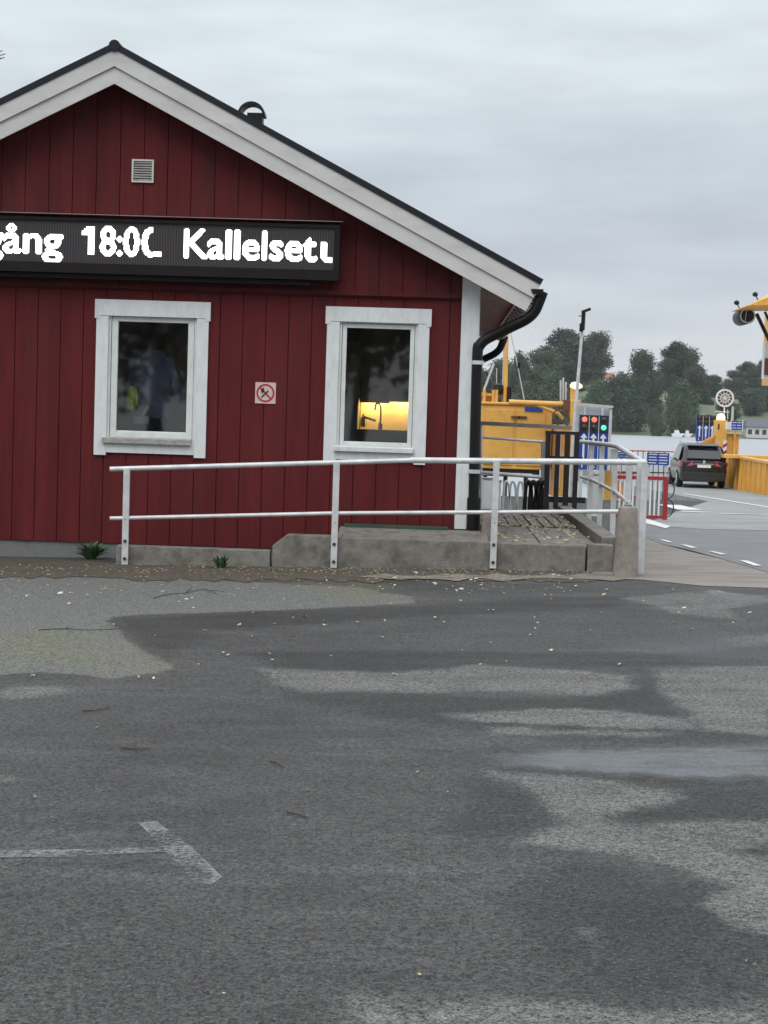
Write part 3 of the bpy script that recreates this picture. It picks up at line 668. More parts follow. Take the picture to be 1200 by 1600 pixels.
for i, lab in enumerate(BACK):
    px = 748+i*36+random.uniform(-6, 6); yt = 592 if (px < 930 or 990 < px < 1080) else 612
    far_tree(px, yt+random.uniform(-12, 10)-(8 if px < 900 else 0), 645, 62, 600+random.uniform(-15, 15), i % 3, (0, 2, 1, 0)[i % 4], lab)
for a in FT: far_tree(*a)

# trees standing behind the camera (seen as reflections in the window panes)
cmS, tbS = tree_parts(99, 11, 4.2, 0.34, 420, 15, 0.10, 15)
cmS.materials.append(foliage('foliage_near_autumn', (0.09, 0.11, 0.06), (0.30, 0.24, 0.13), 0.5)); _b = bpy.data.meshes.new('trunk'); tbS.bm.to_mesh(_b); _b.materials.append(mt['bark'])
for i, (x, y, s) in enumerate(((-8.6, -15, 1.0), (-2.4, -16.5, 1.1), (-14.5, -17, 1.1), (3.5, -16, 0.95), (9.5, -18, 1.1), (-20.5, -18, 1.0), (-5.6, -24, 1.2))):
    root = thing('tree', 'tree behind the photographer seen only as a reflection in the windows', 'tree', (x, y, 0), i*1.3, 'trees reflected in the windows')
    for nm, dd in (('crown', cmS), ('trunk', _b)):
        o = bpy.data.objects.new(nm, dd); COL.objects.link(o); o.parent = root
    root.scale = (s, s, s)
# twigs of a tree beyond the left eave
root = thing('bare_tree', 'bare twigs of a small tree poking in above the left roof slope', 'tree', (at(-60, 120, 32).x, 32, 0))
q = MB(); a = at(-60, 300, 32); q.tube([(a.x, 32, 0), (a.x+0.1, 32, 3), tuple(at(-50, 130, 32))], 0.14, 8, 0.04); q.build('trunk', 'bark', root)
q = MB()
for e in ((4, 79), (9, 84), (2, 92), (-6, 74), (7, 90), (-3, 99)):
    s0 = at(-45, 125, 32); e0 = at(e[0], e[1], 32+random.uniform(-.3, .3)); m0 = (s0+e0)/2+Vector((0, 0, 0.15)); q.tube([s0, m0, e0], 0.02, 5, 0.008)
q.build('twigs', 'twig', root)

# far houses and boats
def cottage(name, label, x0, x1, ybot, yeave, yridge, Y, wall, roof, nwin=2):
    a = at(x0, ybot, Y); b = at(x1, ybot, Y); e = at((x0+x1)/2, yeave, Y).z; rg = at((x0+x1)/2, yridge, Y).z
    r_ = thing(name, label, 'house', ((a.x+b.x)/2, Y, a.z))
    q = MB(); q.box(a.x, b.x, Y, Y+7, a.z-2, e); q.build('wall', wall, r_)
    q = MB(); mx_ = (a.x+b.x)/2; q.prism([(a.x-.4, Y-.4, e), (b.x+.4, Y-.4, e), (b.x+.4, Y+7.4, e), (a.x-.4, Y+7.4, e)], (0, 0, 0.15))
    v = [q.bm.verts.new(p) for p in ((a.x-.4, Y-.4, e+.15), (b.x+.4, Y-.4, e+.15), (b.x+.4, Y+7.4, e+.15), (a.x-.4, Y+7.4, e+.15), (a.x+.6, Y+3.5, rg), (b.x-.6, Y+3.5, rg))]
    for f in ((0, 1, 5, 4), (2, 3, 4, 5), (1, 2, 5), (3, 0, 4)): q.bm.faces.new([v[i] for i in f])
    q.build('roof', roof, r_)
    for k in range(nwin):
        xx = a.x+(b.x-a.x)*(k+0.5)/nwin; w_ = (b.x-a.x)/nwin*0.28; hz = (e-a.z)
        q = MB(); q.box(xx-w_, xx+w_, Y-.06, Y-.01, a.z+hz*0.25, a.z+hz*0.75); q.build('window', 'glassdark', r_)
cottage('cottage', 'house with an orange tiled roof peeping between the far trees', 940, 962, 606, 592, 582, 640, 'cottage', 'tileroof', 2)
cottage('boathouse', 'white boathouse with a grey roof on the far shore at the right edge', 1166, 1222, 682, 668, 655, 455, 'cottage', 'slate', 5)
def boat(name, label, x, y, wpx, Y):
    c = at(x, y, Y); L_ = wpx*Y/FPX; r_ = thing(name, label, 'boat', (c.x, Y, WZ))
    q = MB(); q.prism([(c.x-L_/2, Y-1, WZ+0.9), (c.x+L_/2+.5, Y-1, WZ+1.0), (c.x+L_/2-.4, Y-1, WZ+.05), (c.x-L_/2+.2, Y-1, WZ+.05)], (0, 2, 0)); q.build('hull', 'boat', r_)
    q = MB(); q.prism([(c.x-L_*.25, Y-.8, WZ+0.95), (c.x+L_*.2, Y-.8, WZ+0.95), (c.x+L_*.1, Y-.8, WZ+1.8), (c.x-L_*.22, Y-.8, WZ+1.8)], (0, 1.6, 0)); q.build('cabin', 'boat', r_)
boat('motor_boat', 'white motor boat moored below the bushes on the far shore', 1058, 680, 17, 440)
boat('motor_boat', 'smaller white boat at the far shore just left of the signal board on the ferry', 1074, 680, 10, 442)
# ================================================================ THE RED HOUSE
YF = 17.7; YB = YF-0.34; DEEP = 9.4
apx = at(180, 67, YB); tip = at(849, 437, YB)
XA, ZA = apx.x, apx.z
SL = (apx.z-tip.z)/(tip.x-apx.x); XE = tip.x; HW = XE-XA
XR = at(742, 640, YF).x            # outer corner of the corner board
XL = 2*XA-XR
ang = math.atan(SL)
def roofz(x): return ZA-SL*abs(x-XA)
ZBAND = at(400, 452, YF).z
ZB = at(300, 853, YF).z            # bottom of the cladding
house = thing('wooden_house', 'red wooden ferry house with white trimmed windows and a black gabled roof', 'house', (XA, YF, gz(XA, YF)))
# window openings (x0,x1,z0,z1)
o1 = (at(168, 585, YF).x, at(307, 585, YF).x, at(230, 690, YF).z, at(235, 489, YF).z)
o2 = (at(528, 590, YF).x, at(651, 590, YF).x, at(590, 704, YF).z, at(590, 502, YF).z)
OPN = [o1, o2]
def boards(x0, x1, zlo, zhi, y0, y1, w, name, mat, first=None, gap=0.009, alt=None):
    """vertical boards with shadow gaps, cut round the window openings; zhi may be a function of x"""
    q = MB(); x = first if first is not None else x0; k = 0
    f = zhi if callable(zhi) else (lambda _x: zhi)
    while x < x1:
        ww = w if alt is None else alt[k % len(alt)]
        a, b = max(x+gap/2, x0), min(x+ww-gap/2, x1); x += ww; k += 1
        if b-a < 0.01: continue
        jy = random.uniform(-0.002, 0.002)
        cuts = sorted({a, b, *[v for o in OPN for v in o[:2] if a < v < b]} | ({XA} if a < XA < b and callable(zhi) else set()))
        for c0, c1 in zip(cuts, cuts[1:]):
            m_ = (c0+c1)/2; spans = [(zlo, None)]
            for o in OPN:
                if o[0] < m_ < o[1] and not callable(zhi): spans = [(zlo, o[2]), (o[3], None)]
            for lo, hi in spans:
                h0 = f(c0) if hi is None else hi; h1 = f(c1) if hi is None else hi
                q.xz([(c0, lo), (c1, lo), (c1, h1), (c0, h0)], y0+jy, y1)
    return q.build(name, mat, house)
XCB = at(716, 640, YF).x           # inner edge of corner board
fx = at(3.5, 650, YF).x
while fx-0.257 > XL+0.2: fx -= 0.257
boards(XL+0.2, XCB-0.002, ZB, ZBAND-0.01, YF, YF+0.022, 0.2435, 'lower_cladding', 'red', first=fx)
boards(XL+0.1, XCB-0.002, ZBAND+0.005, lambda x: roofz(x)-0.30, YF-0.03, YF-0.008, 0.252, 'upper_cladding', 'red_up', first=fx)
q = MB()   # backing behind the gaps, with the openings left out
xs_ = sorted([XL+0.02, XR-0.02]+[v for o in OPN for v in o[:2]])
for a, b in zip(xs_, xs_[1:]):
    m_ = (a+b)/2; sp_ = [(ZB+0.02, ZBAND)]
    for o in OPN:
        if o[0] < m_ < o[1]: sp_ = [(ZB+0.02, o[2]), (o[3], ZBAND)]
    for lo, hi in sp_: q.box(a, b, YF+0.024, YF+0.14, lo, hi)
q.xz([(XL+.02, ZBAND+.001), (XR-.02, ZBAND+.001), (XR-.02, roofz(XR)-.3), (XA, ZA-.3), (XL+.02, roofz(XL)-.3)], YF-0.006, YF+0.14)
q.build('wall', mt['red'], house)
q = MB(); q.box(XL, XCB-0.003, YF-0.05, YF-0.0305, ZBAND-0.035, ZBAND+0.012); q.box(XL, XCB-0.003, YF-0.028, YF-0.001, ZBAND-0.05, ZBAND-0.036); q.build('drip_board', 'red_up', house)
q = MB()
for s, X_ in ((1, XR), (-1, XL)):
    q.box(X_-0.14 if s > 0 else X_, X_ if s > 0 else X_+0.14, YF+0.145, YF+DEEP, ZB, roofz(XR)-0.3)
q.box(XL+.02, XR-.02, YF+DEEP-0.14, YF+DEEP-.001, ZB, roofz(XR)-0.3)
q.xz([(XL+.02, roofz(XR)-.299), (XR-.02, roofz(XR)-.299), (XA, ZA-.3)], YF+DEEP-0.14, YF+DEEP)
q.build('side_wall', 'red', house)
q = MB(); q.box(XCB, XR+0.012, YF-0.045, YF+0.02, at(715, 826, YF).z, roofz(XR)-0.24); q.box(XR-0.01, XR+0.02, YF-0.02, YF+0.13, at(715, 826, YF).z, roofz(XR)-0.24)
q.build('corner_board', 'white', house)
q = MB(); q.box(XL+.03, XR-.03, YF+0.02, YF+DEEP-.1, gz(XL, YF)-0.3, ZB-0.004); q.build('foundation', 'found', house)
q = MB(); q.box(XL+.16, XR-.16, YF+.16, YF+DEEP-.2, ZB, ZB+.1); q.build('floor', 'roomdark', house)
# roof: sheet, soffit, barge boards
def roof_band(v0, v1, y0, y1, xin=None, end=HW, cut=True):
    """both slopes, between vertical offsets v0 (upper) and v1 (lower)"""
    q = MB()
    for s in (1, -1):
        e0 = end-(math.sin(ang)*math.cos(ang)*v0 if cut else 0); e1 = end-(math.sin(ang)*math.cos(ang)*v1 if cut else 0)
        P = [(XA, ZA-v0), (XA+s*e0, ZA-v0-SL*e0), (XA+s*e1, ZA-v1-SL*e1), (XA, ZA-v1)]
        q.xz(P, y0, y1)
    return q
roof = roof_band(0.0, 0.068, YB-0.035, YF+DEEP+0.34).build('roof', 'roof', house)
q = MB(); q.tube([(XA, YB-.045, ZA-0.035), (XA, YF+DEEP+.34, ZA-0.035)], 0.06, 12); q.build('ridge_cap', 'roof', roof)
roof_band(0.069, 0.240, YB-0.022, YB+0.0).build('upper_barge_board', 'barge', house)
roof_band(0.225, 0.415, YB+0.002, YB+0.024).build('lower_barge_board', 'barge', house)
roof_band(0.069, 0.30, YB+0.026, YF+DEEP+0.3, end=HW-0.10, cut=True).build('soffit', 'soffit', house)
q = MB()
xg = XE-0.22
q.box(xg-0.04, xg-0.02, YB+0.03, YF+DEEP+0.3, roofz(xg)-0.335, roofz(xg)-0.12); q.build('eave_board', 'barge', house)
# chimney-like vent hood on the roof
vy = YF+2.6; c = at(394, 180, vy)
vt = thing('roof_vent', 'curved black vent hood standing on the far side of the right roof slope', 'vent', (c.x, vy, roofz(c.x)))
q = MB(); q.ring((c.x, c.z-0.02), 0.165, 0.135, vy-.12, vy+.12, 24, 0, 180); q.build('hood', 'black', vt)
q = MB(); q.box(c.x-0.05, c.x+0.135, vy-.09, vy+.09, roofz(c.x)-0.12, c.z+0.015); q.box(c.x-.10, c.x-.05, vy-.09, vy+.09, roofz(c.x)-.1, c.z-0.02); q.build('duct', 'black', vt)
# gutter with brackets, downpipes
q = MB(); gx, gzc = XE-0.06, tip.z-0.10; seg = 10
for k in range(seg):
    A, B = R(180+180*k/seg), R(180+180*(k+1)/seg)
    q.xz([(gx+.062*math.cos(A), gzc+.062*math.sin(A)), (gx+.066*math.cos(A), gzc+.066*math.sin(A)), (gx+.066*math.cos(B), gzc+.066*math.sin(B)), (gx+.062*math.cos(B), gzc+.062*math.sin(B))], YB-.03, YF+DEEP+.34)
q.xz([(gx-.062, gzc), (gx+.062, gzc), (gx+.044, gzc-.044), (gx, gzc-.062), (gx-.044, gzc-.044)], YB-.034, YB-.031)
gut = q.build('gutter', 'black', house)
for k in range(17):
    yy = YB+0.2+k*0.56
    q = MB(); q.ring((gx, gzc), 0.078, 0.068, yy, yy+.03, 10, 180, 360); q.bar((gx-.07, yy+.015, gzc), (gx-.16, yy+.015, gzc-.01), 0.03, 0.006); q.build('bracket', 'rail', gut)
def pipe_pts(Y, near=True):
    P = [at(848, 456, YB+0.06), at(842, 472, YB+0.06), at(835, 487, YB+0.07), at(822, 499, YB+0.09), at(800, 510, YB+0.15), at(775, 522, YB+0.26), at(758, 531, YF-0.05), at(749, 541, YF-0.05), at(746, 556, YF-0.05), at(742, 700, YF-0.05), at(739, 829, YF-0.05)]
    return P
PP = pipe_pts(0)
def smoothp(P, n=4):
    out_ = []
    for i in range(len(P)-1):
        p0, p1, p2, p3 = P[max(i-1, 0)], P[i], P[i+1], P[min(i+2, len(P)-1)]
        for k in range(n):
            t = k/n; out_.append(0.5*((2*p1)+(-p0+p2)*t+(2*p0-5*p1+4*p2-p3)*t*t+(-p0+3*p1-3*p2+p3)*t**3))
    return out_+[P[-1]]
q = MB(); q.tube(smoothp(PP), 0.058, 14); q.tube([PP[-1]+Vector((0, 0, .35)), PP[-1]+Vector((0, 0, .0))], 0.075, 14)
dp = q.build('downpipe', 'black', house, smooth=True)
for z in (1.05, 2.2):
    q = MB(); q.lathe([(0.062, -0.02), (0.066, -0.02), (0.066, 0.02), (0.062, 0.02)], (PP[9].x, PP[9].y, z), 14); q.bar((PP[9].x-.02, YF-.02, z), (PP[9].x-.10, YF-.02, z), .02, .03); q.build('pipe_clamp', 'rail', dp)
q = MB(); dY = DEEP-0.05
q.tube(smoothp([p+Vector((0.0, dY, 0)) for p in PP]), 0.058, 12); q.build('downpipe', 'black', house, smooth=True)
# little white bell / lamp by the corner and cable boxes behind the pipe
q = MB(); c = at(739, 534, YF); q.lathe([(0.0, -.03), (.03, -.03), (.035, 0), (.02, .03), (0, .03)], (XR+.03, YF+.2, c.z), 12); q.build('alarm_bell', 'wframe', house)
# gable vent
def world_rect(x0, y0, x1, y1, Y): a = at(x0, y1, Y); b = at(x1, y0, Y); return a.x, b.x, a.z, b.z
vx0, vx1, vz0, vz1 = world_rect(206, 250, 241, 285, YF-.03)
gr_ = thing('gable_vent', 'small square grey louvred vent high in the red gable', 'vent', ((vx0+vx1)/2, YF-.03, vz0))
q = MB(); t_ = 0.018
q.box(vx0, vx1, YF-.055, YF-.031, vz0, vz0+t_); q.box(vx0, vx1, YF-.055, YF-.031, vz1-t_, vz1); q.box(vx0, vx0+t_, YF-.055, YF-.031, vz0+t_, vz1-t_); q.box(vx1-t_, vx1, YF-.055, YF-.031, vz0+t_, vz1-t_)
q.build('frame', 'barge', gr_)
q = MB(); n_ = 8; hh = (vz1-vz0-2*t_)
for k in range(n_):
    z = vz0+t_+hh*(k+0.5)/n_; q.prism([(vx0+t_, YF-.052, z-.008), (vx0+t_, YF-.050, z-.011), (vx0+t_, YF-.034, z+.006), (vx0+t_, YF-.036, z+.009)], (vx1-vx0-2*t_, 0, 0))
q.build('louvres', 'sill', gr_)
q = MB(); q.box(vx0+.004, vx1-.004, YF-.034, YF-.0305, vz0+.004, vz1-.004); q.build('back', 'black', gr_)

# windows
def window(o, trim, sill_mat, open_vent, sillpx):
    X0, X1, Z0, Z1 = o; tx0, tx1, tz0, tz1, hd = trim     # trim outer box and head height
    win = bpy.data.objects.new('window', None); COL.objects.link(win); win.location = ((X0+X1)/2, YF, Z0); win.parent = house; win.matrix_parent_inverse = Matrix.Translation(-house.location)
    def B(q, nm, mat, **k): return q.build(nm, mat, win, **k)
    q = MB(); q.box(tx0-.0, tx1+.0, YF-.036, YF-.001, tz1-hd, tz1); q.box(tx0, tx0+.055, YF-.036, YF-.001, tz1-hd-.03, tz1-hd-.0005); q.box(tx1-.055, tx1, YF-.036, YF-.001, tz1-hd-.03, tz1-hd-.0005)
    q.box(tx0+.018, X0+.004, YF-.030, YF-.001, tz0, tz1-hd-.001); q.box(X1-.004, tx1-.018, YF-.030, YF-.001, tz0, tz1-hd-.001)
    q.box(X0+.005, X1-.005, YF-.0285, YF-.001, tz0+.03, Z0-.002); B(q, 'trim', 'white')
    # reveal and outer frame
    q = MB(); f = 0.026; y0, y1 = YF+.0, YF+.12
    q.box(X0+.004, X0+.004+f, y0, y1, Z0, Z1); q.box(X1-.004-f, X1-.004, y0, y1, Z0, Z1); q.box(X0+.004+f, X1-.004-f, y0, y1, Z1-f, Z1); q.box(X0+.004+f, X1-.004-f, y0, y1, Z0, Z0+f)
    B(q, 'frame', 'wframe')
    i0, i1, j0, j1 = X0+.004+f+.005, X1-.004-f-.005, Z0+f+.006, Z1-f-.005; s = open_vent
    q = MB(); ys0, ys1 = YF+.012, YF+.07
    ys1 = ys0+.048; q.box(i0, i0+s, ys0, ys1, j0, j1); q.box(i1-s, i1, ys0, ys1, j0, j1); q.box(i0+s, i1-s, ys0, ys1, j1-s, j1); q.box(i0+s, i1-s, ys0, ys1, j0, j0+s)
    b_ = 0.012
    q.box(i0+s, i1-s, ys0+.02, ys1-.01, j0+s, j0+s+b_)
    B(q, 'sash', 'wframe', bevel=0.003)
    q = MB(); q.box(i0-.0055, i0+.004, ys0+.05, ys0+.066, j0-.005, j1+.005); q.box(i1-.004, i1+.0055, ys0+.05, ys0+.066, j0-.005, j1+.005); q.box(i0+.0041, i1-.0041, ys0+.05, ys0+.066, j1-.004, j1+.005); q.box(i0+.0041, i1-.0041, ys0+.05, ys0+.066, j0-.006, j0+.004); B(q, 'gasket', 'black')
    q = MB(); q.quad([(i0+s, ys0+.035, j0+s), (i1-s, ys0+.035, j0+s), (i1-s, ys0+.035, j1-s), (i0+s, ys0+.035, j1-s)]); B(q, 'pane', 'glass')
    sx0, sx1, sz1, sz0 = sillpx
    q = MB(); q.prism([(sx0, YF-.075, sz0), (sx0, YF-.031, sz0), (sx0, YF-.0, sz0+.0), (sx0, YF-.0, sz1+.008), (sx0, YF-.078, sz1-.006)], (sx1-sx0, 0, 0)); B(q, 'sill', sill_mat)
    return win
t1 = (at(147, 590, YF).x, at(327, 590, YF).x, at(232, 713, YF).z, at(238, 470, YF).z, 0.17)
t2 = (at(506, 600, YF).x, at(671, 600, YF).x, at(590, 724, YF).z, at(590, 481, YF).z, 0.155)
window(o1, t1, 'sill', 0.066, (at(161, 689, YF).x, at(299, 690, YF).x, at(230, 685, YF).z, at(230, 693.5, YF).z))
window(o2, t2, 'white', 0.045, (at(522, 700, YF).x, at(646, 703, YF).x, at(584, 699, YF).z, at(584, 706, YF).z))
# rooms behind the windows
q = MB(); YR_ = YF+3.3; xm = at(455, 600, YF).x
def inner_room(x0, x1, yb, nm, m_):
    q = MB(); z0, z1 = ZB+.11, ZBAND+0.15
    q.quad([(x0, yb, z0), (x1, yb, z0), (x1, yb, z1), (x0, yb, z1)]); q.quad([(x0, YF+.15, z0), (x0, yb, z0), (x0, yb, z1), (x0, YF+.15, z1)]); q.quad([(x1, YF+.15, z0), (x1, yb, z0), (x1, yb, z1), (x1, YF+.15, z1)])
    q.quad([(x0, YF+.15, z1), (x1, YF+.15, z1), (x1, yb, z1), (x0, yb, z1)])
    q.build(nm, m_, house)
inner_room(XL+.16, xm, YF+2.4, 'inner_wall', 'room'); inner_room(xm+.1, XR-.16, YR_, 'inner_wall', 'roomdark')
# kitchen nook seen through the right window
K = lambda x, y: at(x, y, YR_-0.02)
kc = thing('kitchen_unit', 'dark kitchen unit with a lit yellow splashback seen through the right window', 'kitchen unit', (K(600, 680).x, YR_, ZB+.11))
ka, kb = K(564, 625), K(660, 673)
q = MB(); q.box(ka.x, kb.x, YR_-.03, YR_-.01, kb.z, ka.z+.02); q.build('splashback', 'tile', kc)
q = MB(); q.box(ka.x-.3, kb.x, YR_-.6, YR_-.01, kb.z-.04, kb.z); q.build('counter_top', 'counter', kc)
q = MB(); q.box(ka.x-.3, kb.x, YR_-.57, YR_-.03, ZB+.11, kb.z-.042); q.build('base_cabinet', 'roomdark', kc)
q = MB(); q.box(ka.x-.0, K(610, 624).x, YR_-.34, YR_-.032, ka.z, ka.z+.7); q.box(K(610, 624).x+.01, kb.x, YR_-.34, YR_-.032, ka.z+.03, ka.z+.7); q.build('wall_cabinet', 'roomdark', kc)
q = MB(); q.box(K(610, 624).x+.04, kb.x-.02, YR_-.14, YR_-.08, ka.z-.0, ka.z+.02); q.build('lamp_tube', 'lampglow', kc)
q = MB(); q.box(K(610, 624).x+.001, kb.x, YR_-.36, YR_-.342, ka.z-.015, ka.z+.7); q.build('cabinet_door', 'roomdark', kc)
q = MB(); q.box(ka.x-.35, ka.x-.01, YR_-.62, YR_-.02, ZB+.11, ka.z+.7); q.build('tall_cabinet', 'room', kc)
q = MB(); q.box(ka.x+.04, ka.x+.30, YR_-.14, YR_-.08, ka.z-.022, ka.z-.004); q.build('lamp_tube', 'lampglow', kc)
q = MB(); q.box(ka.x, K(610, 624).x, YR_-.36, YR_-.342, ka.z-.035, ka.z+.7); q.build('cabinet_door', 'roomdark', kc)
ft_ = thing('kitchen_tap', 'slim tall tap standing before the lit yellow splashback', 'tap', (K(594, 672).x, YR_-.2, kb.z))
tx = at(594, 670, YR_-.2).x
q = MB(); q.tube(smoothp([Vector((tx, YR_-.2, kb.z)), Vector((tx, YR_-.2, kb.z+.26)), Vector((tx-.02, YR_-.22, kb.z+.32)), Vector((tx-.06, YR_-.26, kb.z+.31)), Vector((tx-.07, YR_-.28, kb.z+.24))]), .013, 8); q.build('spout', 'tap', ft_)
q = MB(); q.lathe([(0.028, 0), (0.028, .07), (0.02, .09)], (tx, YR_-.2, kb.z), 12); q.build('base', 'tap', ft_)
q = MB(); c = at(578, 655, YR_-.2); q.bar((c.x-.09, YR_-.12, c.z+.03), (c.x+.07, YR_-.12, c.z-.02), .02, .03); q.lathe([(0.03, -.1), (.03, .02), (.012, .03), (.012, .06)], (c.x-.09, YR_-.12, c.z), 10); tag(q.build('soap_dispenser', 'tap'), 'small soap dispenser at the left of the lit splashback', 'dispenser')
# jackets hanging behind the left window
yj = YF+0.75
def jacket(name, label, cx, cz, w_, h_, mat, Y):
    q = MB(); P = []; n = 14
    for j in range(9):
        t = j/8; z = cz+h_/2-t*h_; half = w_*(0.28+0.22*min(1, t*4))*(1+0.06*math.sin(t*9))
        ring = []
        for k in range(n):
            A = 2*math.pi*k/n; ring.append(q.bm.verts.new((cx+half*math.cos(A), Y+.08*math.sin(A)*(1+.3*math.sin(3*A+t*5)), z)))
        P.append(ring)
    for j in range(8):
        for k in range(n): q.bm.faces.new((P[j][k], P[j][(k+1) % n], P[j+1][(k+1) % n], P[j+1][k]))
    q.tube([(cx-w_*.4, Y, cz+h_*.4), (cx-w_*.62, Y, cz), (cx-w_*.6, Y, cz-h_*.3)], w_*.13, 8); q.tube([(cx+w_*.4, Y, cz+h_*.4), (cx+w_*.62, Y, cz), (cx+w_*.6, Y, cz-h_*.3)], w_*.13, 8)
    return tag(q.build(name, mat, smooth=True), label, 'jacket')
c = at(240, 600, yj); jacket('work_jacket', 'blue work jacket hanging behind the left window', c.x, c.z, 0.42, 0.75, 'jacketblue', yj)
c = at(207, 622, yj-.12); jacket('safety_vest', 'yellow green safety vest hanging beside the blue jacket in the left window', c.x, c.z, 0.09, 0.26, 'hivis', yj-.15)
c = at(228, 655, yj-.1); q = MB(); q.box(c.x-.12, c.x+.05, yj-.2, yj-.1, c.z-.05, c.z+.03); q.bar((c.x-.05, yj-.15, c.z), (c.x+.03, yj-.15, c.z+.14), .05, .03); tag(q.build('storage_box', mt['greywood']), 'grey box with papers low behind the left window', 'box')

# ---------------------------------------------------------------- LED display
YD = YF-0.24
D0 = at(530, 348, YD); D1 = at(-420, 318, YD)
dt_, db_ = at(265, 344, YD).z, at(265, 431, YD).z
dx1 = at(531, 390, YD).x; dx0 = dx1-5.6
disp = thing('led_display_board', 'long black LED board with white scrolling letters fixed across the red gable', 'sign', ((dx0+dx1)/2, YD+.1, db_))
# cabinet as a frame around the recessed lit area
ax1 = at(522, 390, YD).x; az1, az0 = at(400, 353.5, YD).z, at(400, 418.5, YD).z
q = MB(); q.box(dx0, dx1, YD, YF-.052, az1, dt_); q.box(dx0, dx1, YD, YF-.052, db_, az0); q.box(ax1, dx1, YD+.001, YF-.053, az0+.001, az1-.001); q.box(dx0, ax1-.001, YD+.03, YF-.053, az0+.001, az1-.001)
q.build('cabinet', 'led_case', disp, bevel=0.004)
lm = bpy.data.materials.new('led_matrix_face'); lm.use_nodes = True
_t = lm.node_tree; _n = _t.nodes; _l = _t.links; _p = _n['Principled BSDF']; _p.inputs['Roughness'].default_value = 0.5
_tc = _n.new('ShaderNodeTexCoord'); _w = _n.new('ShaderNodeTexWave'); _w.bands_direction = 'X'; _w.inputs['Scale'].default_value = 11.0; _l.new(_tc.outputs['Object'], _w.inputs['Vector'])
_no = _n.new('ShaderNodeTexNoise'); _no.inputs['Scale'].default_value = 3; _l.new(_tc.outputs['Object'], _no.inputs['Vector'])
_mx = _n.new('ShaderNodeMixRGB'); _mx.inputs[1].default_value = (0.008, 0.006, 0.006, 1); _mx.inputs[2].default_value = (0.032, 0.026, 0.029, 1); _l.new(_w.outputs[0], _mx.inputs[0])
_l.new(_mx.outputs[0], _p.inputs['Base Color'])
_p.inputs['Emission Strength'].default_value = 0.35; _l.new(_mx.outputs[0], _p.inputs['Emission Color'])    # stray light between the diodes
q = MB(); q.quad([(dx0+.03, YD+.028, az0), (ax1, YD+.028, az0), (ax1, YD+.028, az1), (dx0+.03, YD+.028, az1)]); q.build('led_matrix', lm, disp)
yt = YD+.022; capz = at(340, 360, YD).z-at(340, 404, YD).z
zb_ = at(380, 404.5, YD).z
def tx_(px): return at(px, 380, YD).x
PT = capz/26.0
def word(s, xa, xb, clip=None, bold=0.0):
    tm = MB(); add_dots(tm, s, tx_(xa), tx_(xb), zb_, yt, capz, bold, PT, clip); tm.build('lit_letter', 'led_text', disp)
word('gång', -26, 96); word('8:0', 157, 216); word('0', 222, 251, clip=tx_(238)); word('Kallelset', 288, 494); word('u', 502, 534, clip=tx_(520))
tm = MB()
for r_i in range(26):
    for c_i in range(13):
        if c_i >= 7 or (18 <= r_i <= 21 and c_i >= 1) or (r_i in (22, 23) and c_i >= 3) or (r_i > 23 and c_i >= 5):
            x = tx_(126)+c_i*PT; z = zb_+(r_i-.0)*PT+PT*.5; h = PT*.47; tm.quad([(x-h, yt, z-h), (x+h, yt, z-h), (x+h, yt, z+h), (x-h, yt, z+h)])
tm.build('lit_letter', 'led_text', disp)
q = MB(); q.box(tx_(239), tx_(252), yt-.001, yt, zb_, zb_+.05); q.build('lit_letter', 'led_text', disp)
q = MB(); q.prism([(dx0, YD-.03, dt_+.035), (dx0, YD-.028, dt_+.03), (dx0, YF-.04, dt_+.055), (dx0, YF-.04, dt_+.062)], (dx1-dx0+.02, 0, 0)); q.build('rain_flashing', 'flash', disp)
q = MB(); q.box(dx0, dx1-.3, YD+.05, YF-.056, db_-.05, db_-.003); q.build('mounting_rail', 'led_case', disp)

# no open flame sign
sx0, sx1, sz0, sz1 = world_rect(398, 598, 431, 630, YF-.03)
ns = thing('prohibition_sign', 'small square no smoking plate screwed to the red wall between the windows', 'sign', ((sx0+sx1)/2, YF, sz0))
q = MB(); q.box(sx0, sx1, YF-.012, YF-.0005, sz0, sz1); q.build('plate', 'signpink', ns)
cx_, cz_ = (sx0+sx1)/2, (sz0+sz1)/2; rr_ = (sx1-sx0)*.44
q = MB(); q.ring((cx_, cz_), rr_, rr_*.82, YF-.0155, YF-.013, 32); q.bar((cx_-rr_*.62, YF-.0146, cz_+rr_*.62), (cx_+rr_*.62, YF-.0146, cz_-rr_*.62), .003, .017); q.build('red_symbol', 'signred', ns)
q = MB(); q.bar((cx_-rr_*.45, YF-.0175, cz_-rr_*.5), (cx_+rr_*.32, YF-.0175, cz_+rr_*.28), .002, .013)
q.xz([(cx_-rr_*.1, cz_+rr_*.15), (cx_-.02, cz_+rr_*.6), (cx_-rr_*.5, cz_+rr_*.35), (cx_-rr_*.42, cz_-rr_*.05)], YF-.0176, YF-.0165)
q.build('black_symbol', 'signblack', ns)
